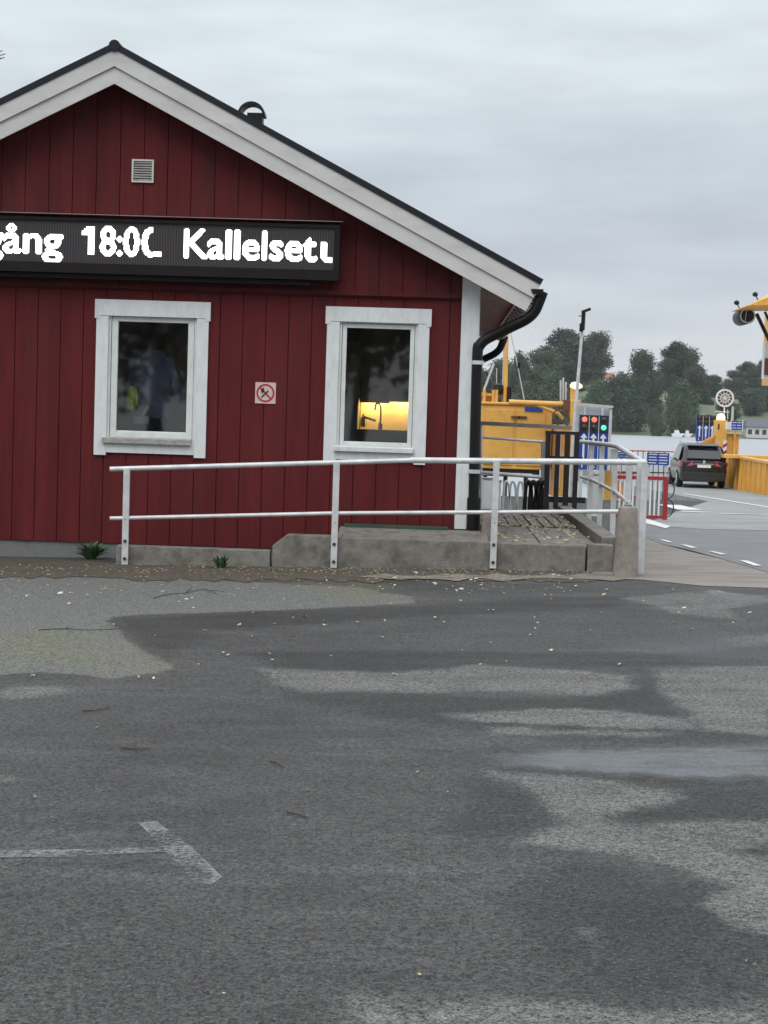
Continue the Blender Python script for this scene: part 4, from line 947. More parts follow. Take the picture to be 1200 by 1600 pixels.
# ================================================================ RAMP, KERBS, DECK, RAILINGS
YR = 16.9
ZK = at(700, 845, YR).z
def kerb(label, x0px, x1px, zt, y0=YR, y1=YR+.16, chamf=None, mat='conc', name='concrete_kerb', grp='concrete kerb stones of the ramp'):
    x0 = at(x0px, 870, YR).x; x1 = at(x1px, 870, YR).x; q = MB(); zb = -0.25
    pts = [(x0, zb), (x1, zb), (x1, zt), (x0+chamf, zt), (x0, zt-chamf*.8)] if chamf else [(x0, zb), (x1, zb), (x1, zt), (x0, zt)]
    q.xz(pts, y0, y1); return tag(q.build(name, mat, bevel=0.012), label, 'kerb', grp)
kerb('low concrete kerb behind the first railing post', 181, 422, at(300, 856, YR).z)
kerb('kerb stone with a sloping left shoulder before the second railing post', 425, 523, ZK+.01, chamf=.15)
kerb('long kerb stone between the second and third railing posts', 525, 768, ZK)
kerb('kerb stone between the third railing post and the corner block', 770, 915, ZK-.005)
kerb('short corner kerb block beside the round concrete bollard', 918, 958, ZK+.015, y0=YR-.01)
# side kerb running back along the deck
XS = at(958, 800, YR+.3).x
q = MB(); q.box(XS-.12, XS+.06, YR+.17, YR+6.8, -.25, ZK+.08); tag(q.build('concrete_kerb', 'conc', bevel=0.012), 'dark concrete kerb running back along the right side of the boardwalk', 'kerb', 'concrete kerb stones of the ramp')
# landing step along the wall
l0 = at(530, 830, YF-.3).x; l1 = at(762, 830, YF-.3).x; zs = at(700, 829, YF-.2).z
st_ = thing('concrete_landing', 'low concrete landing against the red wall under the right window', 'landing', (l0, YF, .2))
q = MB(); q.prism([(l0, YR+.161, at(640, 841, YR+.2).z), (l0, YF-.25, zs), (l0, YF-.062, zs), (l0, YF-.062, -.2), (l0, YR+.161, -.2)], (l1-l0, 0, 0)); q.build('slab', 'conc', st_, bevel=.01)
g0 = at(538, 825, YF-.15).x; g1 = at(700, 828, YF-.15).x
q = MB(); q.box(g0, g1, YF-.2, YF-.064, zs+.001, zs+.03); q.build('green_mat', 'tarp', st_)
q = MB(); a = at(762, 800, YF-.15); q.box(a.x-.06, a.x+.07, YF-.35, YF-.1, -.2, at(765, 801, YF-.2).z); tag(q.build('concrete_block', 'conc2', bevel=.02), 'small upright concrete block beside the foot of the black downpipe', 'block')
# concrete ramp slabs and wooden boardwalk
ZD = ZK-.03
q = MB(); xa = at(775, 830, 18).x-.05
sy0, sy1 = YR+.17, 20.0
for k in range(2):
    x0_, x1_ = (xa, xa+(XS-.13-xa)*.45) if k == 0 else (xa+(XS-.13-xa)*.45+.012, XS-.13)
    for (ya, yb) in ((sy0, 18.6), (18.612, sy1)): q.box(x0_, x1_, ya, yb, -.2, ZD)
tag(q.build('ramp_slabs', 'conc', bevel=.006), 'worn concrete paving slabs between the kerb and the wooden boardwalk', 'paving')
bw = thing('boardwalk', 'grey wet plank boardwalk leading back beside the red house', 'boardwalk', (xa, 22, ZD))
x = XR+.12; 
while x < XS-.16:
    q = MB(); q.box(x, x+.115, 20.03+random.uniform(0, .02), 23.6, ZD-.03, ZD+random.uniform(.006, .014)); q.build('plank', 'plank', bw); x += .137
q = MB(); q.box(XR+.1, XS-.14, 20.02, 23.6, -.1, ZD-.032); q.build('base', 'conc', bw)
# main handrail
TR0, TR1 = at(172, 733, YR-.03), at(652, 719, YR-.03)
TR2, TR3 = at(641, 719, YR-.03), at(1009, 722.5, YR-.03)
hr = thing('handrail', 'long white painted pipe handrail in front of the red house', 'railing', (at(600, 880, YR-.05).x, YR-.05, 0.05))
q = MB(); q.tube([TR0, TR1], .026, 14); q.tube([TR2+Vector((0, 0, -.0)), TR3], .031, 14); q.build('top_rail', 'rail', hr, smooth=True)
LR = [at(172, 810, YR-.03), at(522, 802, YR-.03), at(976, 799, YR-.03)]
q = MB(); q.tube(LR, .0205, 12); q.build('lower_rail', 'rail', hr, smooth=True)
for (xt, yt_, xb, yb_) in ((198, 733, 196, 882), (526, 724, 521, 887), (776, 721, 770, 888), (1001, 724, 996, 893)):
    t = at(xt, yt_, YR-.06); b = at(xb, yb_, YR-.06); q = MB(); q.box(t.x-.032, t.x+.032, YR-.061, YR-.051, b.z, t.z); q.box(t.x-.032, t.x-.026, YR-.0505, YR-.03, b.z, t.z); q.box(t.x+.026, t.x+.032, YR-.0505, YR-.03, b.z, t.z)
    p = q.build('post', 'rail', hr)
    q = MB()
    for zz in (b.z+.06, b.z+.24): q.lathe([(.017, -.012), (.017, 0)], (t.x, YR-.061, zz), 10, 'y')
    q.lathe([(.006, -.004), (.006, 0)], (t.x, YR-.061, b.z+.46), 8, 'y')
    q.build('bolts', 'bolt', p)
# side railing running back along the boardwalk
XQ = TR3.x-.02
sr = thing('handrail', 'white pipe railing running back along the right side of the boardwalk', 'railing', (XQ, 20, .05))
def yx(px): return XQ*FPX/(px-680)          # depth of a point of this railing from its photo column
def P_(px, py):
    lo, hi = 12, 40
    for _ in range(40):
        m_ = (lo+hi)/2
        if at(px, py, m_).x < XQ: lo = m_
        else: hi = m_
    return at(px, py, lo)
A_ = [P_(1004, 722), P_(985, 710), P_(966, 698), P_(955, 695.5), P_(908, 690)]
q = MB(); q.tube([TR3+Vector((-.01, 0, 0))]+[Vector((XQ, p.y, p.z)) for p in A_], .03, 12); q.build('top_rail', 'rail', sr, smooth=True)
B_ = [P_(984, 787), P_(960, 768), P_(941, 758), P_(925, 750), P_(908, 745)]
q = MB(); q.tube([Vector((XQ, p.y, p.z)) for p in B_], .022, 12); q.build('lower_rail', 'rail', sr, smooth=True)
for px, py, yb_ in ((1008, 722, 893), (984, 712, 880), (962, 699, 840), (941, 696, 825), (925, 693, 812)):
    p = P_(px, py); base = P_(px, yb_)
    q = MB(); q.box(XQ-.032, XQ+.032, p.y-.006, p.y+.006, gz(XQ, p.y)-.02, p.z-.02); q.box(XQ+.026, XQ+.032, p.y+.007, p.y+.03, gz(XQ, p.y)-.02, p.z-.02); q.build('post', 'rail', sr)
# round concrete bollard
c = gat(977, 901)
bo = thing('concrete_bollard', 'stout round concrete bollard at the corner of the railing', 'bollard', tuple(c))
h_ = at(977, 791, c.y).z-c.z; rb_ = 41/2*c.y/FPX
q = MB(); q.lathe([(rb_*1.0, -.1), (rb_*.97, .05), (rb_*.86, h_*.5), (rb_*.76, h_-.08), (rb_*.74, h_-.04), (rb_*.66, h_-.01), (rb_*.5, h_)], c, 28); q.build('shaft', 'conc2', bo, smooth=True)
q = MB(); q.lathe([(rb_*.3, h_), (rb_*.3, h_+.015), (rb_*.1, h_+.02)], c, 12); q.build('cap', 'conc', bo)
# far end railing of the boardwalk and dark slatted gate
YG = 23.4
er = thing('handrail', 'grey and white rail across the far end of the boardwalk', 'railing', (at(800, 790, YG).x, YG, ZD))
q = MB(); q.bar(at(748, 661, YG), at(893, 668.5, YG), .05, .055); q.build('top_board', 'greywood', er)
q = MB(); q.tube([at(748, 683, YG), at(857, 691, YG)], .018, 8); q.tube([at(750, 738, YG), at(852, 746, YG)], .026, 8); q.build('rail', 'rail', er)
q = MB(); q.tube([at(849, 690, YG), at(848, 746, YG)], .03, 8); q.build('post', 'rail', er)
q = MB(); q.tube([at(752, 664, YG), at(751, 796, YG)], .02, 8); q.build('post', 'rail', er)
gt = thing('slatted_gate', 'dark brown open slatted gate at the end of the boardwalk', 'gate', (at(880, 795, YG-.1).x, YG-.1, ZD))
for a_, b_ in ((853, 861), (868.5, 876), (883, 891.5), (898, 905.5)):
    A0 = at(a_, 676, YG-.1); B0 = at(b_, 795, YG-.1); q = MB(); q.box(A0.x-.0, at(b_, 676, YG-.1).x, YG-.12, YG-.08, B0.z, A0.z); q.build('slat', 'darkwood', gt)
q = MB(); q.box(at(852, 677, YG).x, at(907, 677, YG).x, YG-.078, YG-.03, at(880, 679, YG).z, at(880, 674, YG).z); q.build('cross_rail', 'darkwood', gt)
q = MB(); q.box(at(852, 714, YG).x, at(910, 714, YG).x, YG-.078, YG-.03, at(880, 717, YG).z, at(880, 713, YG).z); q.build('cross_rail', 'darkwood', gt)
q = MB(); q.box(at(857, 780, YG).x, at(914, 780, YG).x, YG-.078, YG-.03, at(880, 785, YG).z, at(880, 776, YG).z); q.build('cross_rail', 'darkwood', gt)

# ================================================================ PLANTS, LEAVES, TWIGS
def weed(label, c, h, n, spread):
    root = thing('weed', label, 'weed', tuple(c)); q = MB()
    for i in range(n):
        a = random.uniform(0, 6.28); s = random.uniform(.3, 1)*spread; hh = h*random.uniform(.4, 1)
        p0 = Vector(c)+Vector((random.uniform(-.03, .03), random.uniform(-.02, .02), -.01)); p2 = p0+Vector((math.cos(a)*s, math.sin(a)*s*.6, hh)); p1 = (p0+p2)/2+Vector((0, 0, hh*.25))
        sd_ = Vector((-math.sin(a), math.cos(a), 0.3)).normalized()*h*random.uniform(.05, .11)
        q.quad([p0-sd_*.4, p0+sd_*.4, p1+sd_, p1-sd_]); q.quad([p1-sd_, p1+sd_, p2+sd_*.2, p2-sd_*.2])
    q.build('leaves', 'weed', root)
weed('dark green weed growing at the foundation left of the first railing post', gat(143, 874), 0.2, 110, .22)
weed('small green weed at the low kerb between the first two railing posts', gat(345, 888), .15, 60, .13)
weed('tiny weed sprouting on the dirt near the foot of the kerb with the sloping shoulder', gat(425, 893), .06, 12, .06)
lp = MB(); lp.bm.faces.new([lp.bm.verts.new(v) for v in ((-.03, 0, 0.002), (-.01, -.016, .006), (.02, -.014, .002), (.034, 0, .012), (.015, .015, .004), (-.012, .014, .01))])
leaf0 = lp.build('fallen_leaf', 'leafpale'); leaf1 = leaf0.data.copy(); leaf1.materials.clear(); leaf1.materials.append(mt['leaf'])
pts_ = [(53, 1248), (152, 1139), (482, 1237), (350, 1022), (426, 1034), (216, 1060), (52, 1058), (240, 1062), (477, 965), (508, 979), (617, 1056), (653, 1209), (968, 1040), (355, 1026), (374, 978), (94, 929), (42, 933), (108, 945), (770, 956), (861, 1018), (943, 931), (1069, 952), (300, 936), (560, 975), (682, 968), (720, 940), (655, 1526), (352, 1557), (1166, 1504), (1180, 1510), (700, 1240), (310, 1040)]
for i in range(48): pts_.append((random.uniform(10, 1190), 915+abs(random.gauss(0, 1))*75))
for i in range(26): pts_.append((random.uniform(380, 900), random.uniform(893, 930)))
for i, (px, py) in enumerate(pts_):
    if py > 1590: continue
    o = leaf0 if i == 0 else leaf0.copy()
    if i: COL.objects.link(o)
    g = gat(px, py); o.location = (g.x, g.y, g.z+.006); o.rotation_euler = (random.uniform(-.2, .3), random.uniform(-.3, .3), random.uniform(0, 6.28)); s = g.y*0.06*(random.uniform(.8, 1.15) if i < 28 else random.uniform(.35, .9)); o.scale = (s, s, s*1.5)
    if i % 3 == 2: o.data = leaf1; tag(o, 'small yellowish brown fallen leaf lying on the asphalt', 'leaf', 'yellowish fallen leaves scattered on the asphalt')
    else: tag(o, 'small pale fallen leaf lying on the asphalt', 'leaf', 'pale fallen leaves scattered on the asphalt')
# leaf litter too small to count
q = MB()
for i in range(1500):
    u_ = random.random()
    if u_ < .45: px, py = random.uniform(0, 960), random.gauss(892, 6)
    elif u_ < .62: px, py = random.gauss(345, 40), random.gauss(882, 3)
    elif u_ < .8: px, py = random.uniform(425, 925), random.gauss(893, 2.5)
    else: px, py = random.uniform(0, 900), random.gauss(915, 14)
    if py < 872+px*.02: continue
    g = gat(px, py); a = random.uniform(0, 6.28); s = random.uniform(.006, .018); z = g.z+.009+random.uniform(0, .008)
    q.quad([(g.x+s*math.cos(a), g.y+s*math.sin(a), z), (g.x-s*math.sin(a)*.6, g.y+s*math.cos(a)*.6, z+.003), (g.x-s*math.cos(a), g.y-s*math.sin(a), z+.004), (g.x+s*math.sin(a)*.6, g.y-s*math.cos(a)*.6, z)])
o = q.build('leaf_litter', 'leaf'); o['kind'] = 'stuff'; tag(o, 'crumbled brown leaf litter along the foot of the kerb', 'leaf litter')
q = MB()
for i in range(420):
    px, py = random.gauss(905, 22), random.gauss(812, 6); x = random.uniform(XS-1.3, XS-.15); y = random.uniform(19.6, 22.5)
    a = random.uniform(0, 6.28); s = random.uniform(.015, .035); z = ZD+.02+random.uniform(0, .02)
    if random.random() < .35: y = random.uniform(YR+.2, 20)
    q.quad([(x+s*math.cos(a), y+s*math.sin(a), z), (x-s*math.sin(a)*.6, y+s*math.cos(a)*.6, z+.01), (x-s*math.cos(a), y-s*math.sin(a), z+.006), (x+s*math.sin(a)*.6, y-s*math.cos(a)*.6, z)])
o = q.build('leaf_litter', 'leaf'); o['kind'] = 'stuff'; tag(o, 'yellowish fallen leaves gathered on the wooden boardwalk', 'leaf litter')
for lab, P in (('thin forked twig lying on the light asphalt near the house', [(240, 936), (262, 930), (290, 928), (318, 922), (340, 930)]), ('short dark twig on the asphalt at the left', [(190, 1171), (212, 1173), (234, 1172)]),
               ('short twig on the asphalt below the mossy patch', [(128, 1113), (150, 1112), (172, 1108)]), ('tiny bent twig on the asphalt near the centre left', [(422, 1192), (434, 1195), (444, 1202)]),
               ('long thin twig across the mossy asphalt at the left', [(60, 986), (100, 984), (140, 986), (190, 984)]), ('short twig on the asphalt left of the middle', [(448, 1272), (466, 1276), (480, 1280)])):
    q = MB(); W_ = [gat(*p)+Vector((0, 0, .008)) for p in P]; q.tube(smoothp(W_, 3), .004, 5, .002)
    if 'forked' in lab: q.tube([W_[2], gat(300, 918)+Vector((0, 0, .008))], .003, 5, .002); q.tube([W_[3], gat(350, 926)+Vector((0, 0, .01))], .003, 5, .002)
    tag(q.build('twig', 'twig'), lab, 'twig')

# ================================================================ HARBOUR BEHIND THE HOUSE
# yellow machinery housing with a boom
YM = 42.6
def mq(x, y, Y=None): return at(x, y, Y or YM)
mh = thing('machinery_housing', 'large yellow steel housing with doors standing behind the boardwalk railing', 'machine housing', (mq(800, 740).x, YM, -.3))
ha, hb = mq(735, 628), mq(862, 735)
q = MB(); q.box(ha.x-1, hb.x-.04, YM, YM+2.4, hb.z, ha.z-.05); q.box(ha.x-1.05, hb.x, YM-.05, YM+2.45, ha.z-.05, ha.z+.02); q.build('body', 'yellow', mh, bevel=.02)
sx_ = mq(805, 680).x
for a_, b_ in ((758, 803), (808, 852)):
    q = MB(); q.box(mq(a_, 650).x, mq(b_, 650).x, YM-.035, YM-.002, hb.z+.1, mq(800, 640).z); d_ = q.build('door', 'yellow', mh, bevel=.01)
    q = MB(); xx = mq(811 if a_ > 800 else 800, 650).x; q.box(xx-.02, xx+.2, YM-.07, YM-.036, mq(811, 652).z-.03, mq(811, 652).z+.03); q.build('handle', 'rust', d_)
q = MB(); q.box(mq(820, 638).x, mq(848, 638).x, YM-.06, YM-.037, mq(834, 643).z, mq(834, 636).z); q.build('name_plate', 'blue', mh)
q = MB(); q.box(ha.x, hb.x-.3, YM+.1, YM+.5, hb.z-.2, hb.z-.01); q.build('base_beam', 'signblack', mh)
for px in (758, 790, 822, 846):
    c = mq(px, 760); q = MB(); q.box(c.x-.05, c.x+.05, YM+.2, YM+.4, -1.6, hb.z-.2); q.build('leg', 'rust', mh)
q = MB(); q.bar((ha.x, YM-.1, mq(800, 741).z), (hb.x-.5, YM-.1, mq(800, 741).z), .06, .07); q.build('walkway_rail', 'greyboard', mh)
pu = thing('pump_cabinet', 'narrow dull yellow cabinet with a pale door behind the dark slatted gate', 'cabinet', (mq(880, 760).x, YM+.3, -.3))
q = MB(); q.box(hb.x+.02, mq(903, 700).x, YM+.3, YM+1.2, -.3, mq(880, 664).z); q.build('body', 'yellow', pu, bevel=.02)
q = MB(); q.box(mq(868, 700).x, mq(878, 700).x, YM+.26, YM+.299, -.1, mq(880, 672).z); q.build('door', 'signpink', pu)
# cab with low roof at the far left of the housing
q = MB(); a = mq(762, 622); q.box(mq(748, 620).x-.6, a.x+.1, YM+.4, YM+1.8, ha.z, mq(760, 616).z); q.prism([(mq(745, 616).x-.8, YM+.2, mq(760, 616).z), (a.x+.3, YM+.2, mq(760, 619).z), (a.x+.2, YM+.2, mq(760, 615).z), (mq(752, 611).x-.3, YM+.2, mq(752, 611).z)], (0, 1.8, 0)); q.build('cab', 'yellow', mh)
for px in (757, 771, 776): 
    c = mq(px, 615); q = MB(); q.tube([(c.x, YM+.1, ha.z), (c.x, YM+.1, c.z+.1)], .04, 7); q.build('stub_pipe', 'yellow', mh)
# masts and stays
ms = thing('crane_mast', 'slender yellow mast with wire stays rising behind the yellow housing', 'mast', (mq(790, 626).x, YM+1, ha.z))
q = MB(); q.tube([mq(789, 628, YM+1), mq(792, 522, YM+1)], .06, 8, .045); q.build('mast', 'yellow', ms)
q = MB(); q.tube([mq(785, 628, YM+1.1), mq(788, 540, YM+1.1)], .03, 6); q.build('thin_mast', 'greyboard', ms)
q = MB(); q.tube([mq(797, 515, YM+1), mq(808, 568, YM+1), mq(819, 624, YM+1)], .014, 5); q.tube([mq(756, 610, YM+1), mq(772, 568, YM+1)], .03, 5); q.tube([mq(776, 620, YM+1), mq(776, 575, YM+1)], .012, 5); q.build('stay', 'greyboard', ms)
q = MB(); c = mq(778, 609, YM+1); q.lathe([(.02, -.14), (.13, -.12), (.15, 0), (.12, .13), (.02, .17)], c, 12); q.build('float_ball', 'black', ms)
q = MB(); c = mq(795, 612, YM+1); q.box(c.x-.05, c.x+.06, YM+.9, YM+1.1, ha.z, c.z+.12); q.build('block', 'black', ms); q = MB(); c = mq(811, 571, YM+1); q.box(c.x-.04, c.x+.04, YM+.97, YM+1.03, c.z-.07, c.z+.07); q.build('block', 'black', ms)
# barrier boom with pivot cabinet
bb = thing('barrier_boom', 'yellow boom arm with strut resting above the yellow housing', 'barrier', (mq(888, 740).x, YM-.6, gz(2, YM)))
YY = YM-.6
q = MB(); q.tube([mq(795, 628.5, YY), mq(882, 632, YY)], .075, 10); q.build('arm', 'yellow', bb, smooth=True)
q = MB(); q.tube([mq(838, 632, YY), mq(872, 646, YY), mq(880, 655, YY)], .05, 8); q.build('strut', 'yellow', bb)
q = MB(); a = mq(890, 625, YY); b = mq(901, 765, YY); q.box(a.x, b.x, YY-.15, YY+.15, gz(2, YY)-.02, a.z); q.build('pivot_post', 'yellow', bb, bevel=.02)
q = MB(); a = mq(880, 625, YY); b = mq(890, 645, YY); q.box(a.x, b.x-.01, YY-.16, YY+.1, b.z, a.z); q.tube(smoothp([mq(884, 645, YY-.2), mq(868, 642, YY-.2), mq(866, 655, YY-.2), mq(877, 668, YY-.2), mq(889, 660, YY-.2), mq(887, 640, YY-.2)]), .022, 6); q.build('hinge', 'rust', bb)
q = MB()
for px, yt__ in ((876, 594), (880, 590), (884, 597)): q.tube([mq(px, 628, YY+.2), mq(px, yt__, YY+.2)], .025, 6)
q.build('thin_pipes', 'greyboard', bb)
q = MB(); q.tube([mq(894, 626, YY), mq(895, 606, YY)], .06, 8); q.build('lamp_stem', 'yellow', bb)
q = MB(); c = mq(899, 603, YY); q.lathe([(.03, -.09), (.12, -.05), (.14, 0), (.10, .08), (.02, .1)], c, 14); q.build('warning_lamp', 'lampyellow', bb)
q = MB(); c = mq(904, 604, YY+.1); q.lathe([(.02, -.06), (.09, -.03), (.1, .02), (.05, .07)], c, 14); q.build('warning_lamp', 'lampyellow', bb)
# lamp post
YL = 41.0
lpst = thing('street_lamp', 'tall slim grey lamp post with a small dark head beside the signal board', 'street lamp', (mq(896, 760, YL).x, YL, gz(3, YL)))
b0 = mq(899, 640, YL); t0 = mq(911, 500, YL); foot = Vector((b0.x-(t0.x-b0.x)*.5, YL, gz(3, YL)))
q = MB(); q.tube([foot, b0, t0], .055, 10, .035); q.build('pole', 'rail', lpst, smooth=True)
q = MB(); q.tube([t0+Vector((0, 0, -.25)), mq(912, 488, YL)], .05, 8); c = mq(915, 486, YL); q.prism([(c.x-.09, YL-.15, c.z-.06), (c.x+.12, YL-.15, c.z+.02), (c.x+.10, YL-.15, c.z+.08), (c.x-.10, YL-.15, c.z+.0)], (0, .3, 0)); q.build('lamp_head', 'black', lpst)
q = MB(); q.tube([mq(904, 494, YL), mq(911, 493, YL)], .012, 5); q.build('antenna', 'black', lpst); q = MB(); c = mq(909, 512, YL); q.box(c.x-.06, c.x+.03, YL-.1, YL+.0, c.z-.1, c.z+.1); q.build('sensor', 'black', lpst)

# lane signal boards
def lane_board(label, Y, x0, x1, ytop, ybot, base_z, lamps, frame, lit, header):
    a, b = at(x0, ytop, Y), at(x1, ybot, Y); W_ = b.x-a.x; r_ = thing('lane_signal_board', label, 'traffic signal', ((a.x+b.x)/2, Y, base_z)); H_ = a.z-b.z
    q = MB(); q.box(a.x-.0, b.x+.0, Y, Y+.12, b.z, a.z); q.build('blue_panel', 'blue', r_)
    if frame:
        c0, c1 = at(frame[0], frame[1], Y), at(frame[2], frame[3], Y); q = MB(); q.box(c0.x, c1.x, Y+.125, Y+.3, c1.z, c0.z); q.build('backing_cabinet', 'greyboard', r_)
        q = MB(); q.bar((c0.x-.0, Y-.02, c0.z+.02), (c1.x+.02, Y-.02, c0.z-.03), .07, .05); q.box(c1.x-.07, c1.x, Y-.01, Y+.12, c1.z, c0.z-.06)
        for t in (.22, .72): q.tube([(c0.x+(c1.x-c0.x)*t, Y-.03, c0.z), (c0.x+(c1.x-c0.x)*t, Y-.03, a.z)], .03, 6)
        q.build('hanger', 'greyboard', r_)
    n = 3; lw = W_/n
    for i in range(n):
        cx = a.x+lw*(i+.5); hz = a.z-H_*header
        q = MB(); q.box(cx-lw*.44, cx+lw*.44, Y-.03, Y-.001, hz, a.z-.01*H_); hd_ = q.build('signal_head', 'signblack', r_)
        for j in range(2):
            lz = a.z-H_*header*(.27+.46*j); rr = lw*.27
            mat = {'r': 'lampred', 'g': 'lampgreen', '-': 'lampoff'}[lit[i][j]]
            q = MB(); q.lathe([(rr, 0), (rr*.95, -.03), (rr*.5, -.05)], (cx, Y-.031, lz), 16, 'y'); q.build('lamp', mat, hd_)
        q = MB(); zt = hz-.03*H_; zb__ = b.z+H_*.17; q.box(cx-lw*.10, cx+lw*.10, Y-.012, Y-.002, zb__, zt-lw*.3)
        q.xz([(cx-lw*.33, zt-lw*.42), (cx-lw*.20, zt-lw*.52), (cx, zt-lw*.25), (cx+lw*.20, zt-lw*.52), (cx+lw*.33, zt-lw*.42), (cx, zt)], Y-.014, Y-.0125)
        q.build('arrow', 'signwhite', r_)
        q = MB(); add_text(q, str(i+1), cx-lw*.15, b.z+H_*.03, Y-.006, H_*.11, .02); q.build('number', 'signwhite', r_)
        if i: q = MB(); q.box(a.x+lw*i-lw*.03, a.x+lw*i+lw*.03, Y-.02, Y-.001, b.z, a.z-H_*.02); q.build('lane_divider', 'signwhite', r_)
    q = MB()
    for t in (.12, .88): q.box(a.x+W_*t-.04, a.x+W_*t+.04, Y+.02, Y+.1, base_z, b.z-.001)
    q.build('post', 'greyboard', r_)
YS = 40.0
lane_board('blue lane signal board showing two red lights and one green beside the railing', YS, 906, 948, 648, 734, gz(4, YS)-.02, 3, (902, 632, 953, 735), ('r-', 'r-', '-g'), .31)
lane_board('small blue lane signal board with unlit lamps beyond the parked car', 67.5, 1089, 1117, 648.5, 690, -.7, 3, None, ('--', '--', '--'), .36)

# railings and signs at the quay edge
YE = 41.3
qr = thing('quay_railing', 'thin black steel railing with a reddish top bar along the quay edge', 'railing', (at(1010, 780, YE).x, YE, gz(5, YE)))
q = MB(); q.tube([at(960, 703.5, YE), at(1053, 706, YE)], .018, 6); q.build('top_rail', 'signred', qr)
q = MB(); q.tube([at(960, 737, YE), at(1045, 739, YE)], .018, 6)
x = at(955, 720, YE).x; x1 = at(1045, 720, YE).x; zt = at(1000, 705, YE).z
while x < x1: q.tube([(x, YE, gz(5, YE)), (x, YE, zt)], .011, 5); x += .13
q.build('balusters', 'signblack', qr)
def blue_sign(label, x0, y0, x1, y1, Y, rows, bz):
    a, b = at(x0, y0, Y), at(x1, y1, Y); r_ = thing('information_sign', label, 'sign', ((a.x+b.x)/2, Y, bz)); q = MB(); q.box(a.x, b.x, Y-.03, Y, b.z, a.z); q.build('panel', 'blue', r_)
    q = MB(); H_ = a.z-b.z; W_ = b.x-a.x
    for k in range(rows):
        zc = a.z-H_*(k+.6)/(rows+.3); q.box(a.x+W_*.08, a.x+W_*(.42 if k % 2 else .46), Y-.034, Y-.031, zc-H_*.035, zc+H_*.035); q.box(a.x+W_*.54, a.x+W_*(.9 if k % 2 else .93), Y-.034, Y-.031, zc-H_*.035, zc+H_*.035)
    q.build('text_lines', 'signwhite', r_)
    q = MB(); q.box(a.x+.05, a.x+.09, Y+.001, Y+.05, bz, a.z-.02); q.box(b.x-.09, b.x-.05, Y+.001, Y+.05, bz, a.z-.02); q.build('post', 'greyboard', r_)
    q = MB(); t_ = .03; q.box(a.x-t_, a.x-.001, Y-.035, Y, b.z-t_, a.z+t_); q.box(b.x+.001, b.x+t_, Y-.035, Y, b.z-t_, a.z+t_); q.build('frame', 'signwhite', r_)
blue_sign('wide blue notice board on the quay railing left of the dark car', 1011, 707, 1045, 727, YE-.15, 4, gz(5, YE))
blue_sign('narrow blue notice board partly behind the sloping white rail', 966, 706, 984, 716, YE-.15, 2, gz(5, YE))
# round notice disc beside the board
c = at(954, 711, YE-.6); rs = thing('round_sign', 'round white dotted sign beside the lane signal board', 'sign', (c.x, YE-.6, gz(4, YE)))
q = MB(); q.box(c.x-.2, c.x+.13, YE-.6, YE-.56, c.z-.17, c.z+.2); q.build('plate', 'signwhite', rs)
q = MB(); q.ring((c.x-.02, c.z), .135, .115, YE-.61, YE-.601, 24)
for i in range(-3, 4):
    for j in range(-3, 4):
        if i*i+j*j < 10: q.box(c.x-.02+i*.03-.006, c.x-.02+i*.03+.006, YE-.61, YE-.601, c.z+j*.03-.006, c.z+j*.03+.006)
q.build('symbol', 'signblack', rs)
q = MB(); q.box(c.x-.03, c.x+.0, YE-.55, YE-.5, gz(4, YE), c.z); q.build('post', 'greyboard', rs)
# red and white barrier with hoops
g = gat(1036, 813); YBR = g.y
br = thing('pedestrian_barrier', 'red framed barrier with white bars standing behind the railing corner', 'barrier', (g.x, YBR, g.z))
xa_, xb_ = at(962, 760, YBR).x, at(1040, 760, YBR).x; zt, zb = at(1020, 747, YBR).z, at(1020, 809, YBR).z
q = MB(); q.box(xb_-.03, xb_+.04, YBR-.04, YBR+.04, g.z, zt+.03); q.box(xa_, xb_-.031, YBR-.03, YBR+.03, zt-.03, zt+.03); q.box(xa_, xb_-.031, YBR-.03, YBR+.03, zb-.01, zb+.04); q.build('frame', 'redpaint', br)
q = MB(); x = xa_+.06
while x < xb_-.08: q.box(x, x+.028, YBR-.02, YBR+.02, zb+.041, zt-.031); x += .075
q.build('bars', 'signwhite', br)
for cz in ((zt*.72+zb*.28), (zt*.26+zb*.74)):
    hpp = (zt-zb)*.22; pts = [Vector((xb_+.041, YBR, cz+hpp))]+[Vector((xb_+.041+.11*math.sin(R(a)), YBR, cz+hpp*math.cos(R(a)))) for a in range(20, 161, 20)]+[Vector((xb_+.041, YBR, cz-hpp))]
    q = MB(); q.tube(pts, .011, 6); q.build('hoop', 'signblack', br)
# second red barrier and yellow slanting beam behind the side railing
YB2 = 39.0
b2 = thing('pedestrian_barrier', 'second red barrier seen between the white posts of the side railing', 'barrier', (at(975, 770, YB2).x, YB2, gz(4, YB2)))
q = MB(); a, b = at(965, 736, YB2), at(995, 790, YB2); q.box(a.x, b.x, YB2-.02, YB2+.02, a.z-.06, a.z-.03); q.box(a.x, b.x, YB2-.02, YB2+.02, gz(4, YB2)+.1, gz(4, YB2)+.16); q.build('frame', 'redpaint', b2)
q = MB(); x = a.x+.03
while x < b.x: q.box(x, x+.018, YB2-.015, YB2+.015, gz(4, YB2)+.161, a.z-.061); x += .11
q.build('bars', 'signred', b2)
sb_ = thing('ramp_side_girder', 'yellow slanting steel girder behind the posts of the side railing', 'girder', (at(960, 770, 40.5).x, 40.5, gz(4, 40)))
q = MB(); q.prism([at(943, 728, 40.5), at(948, 728, 40.5), at(985, 775, 40.5), at(985, 800, 40.5), at(943, 800, 40.5)], (0, .4, 0)); q.build('girder', 'yellow', sb_)
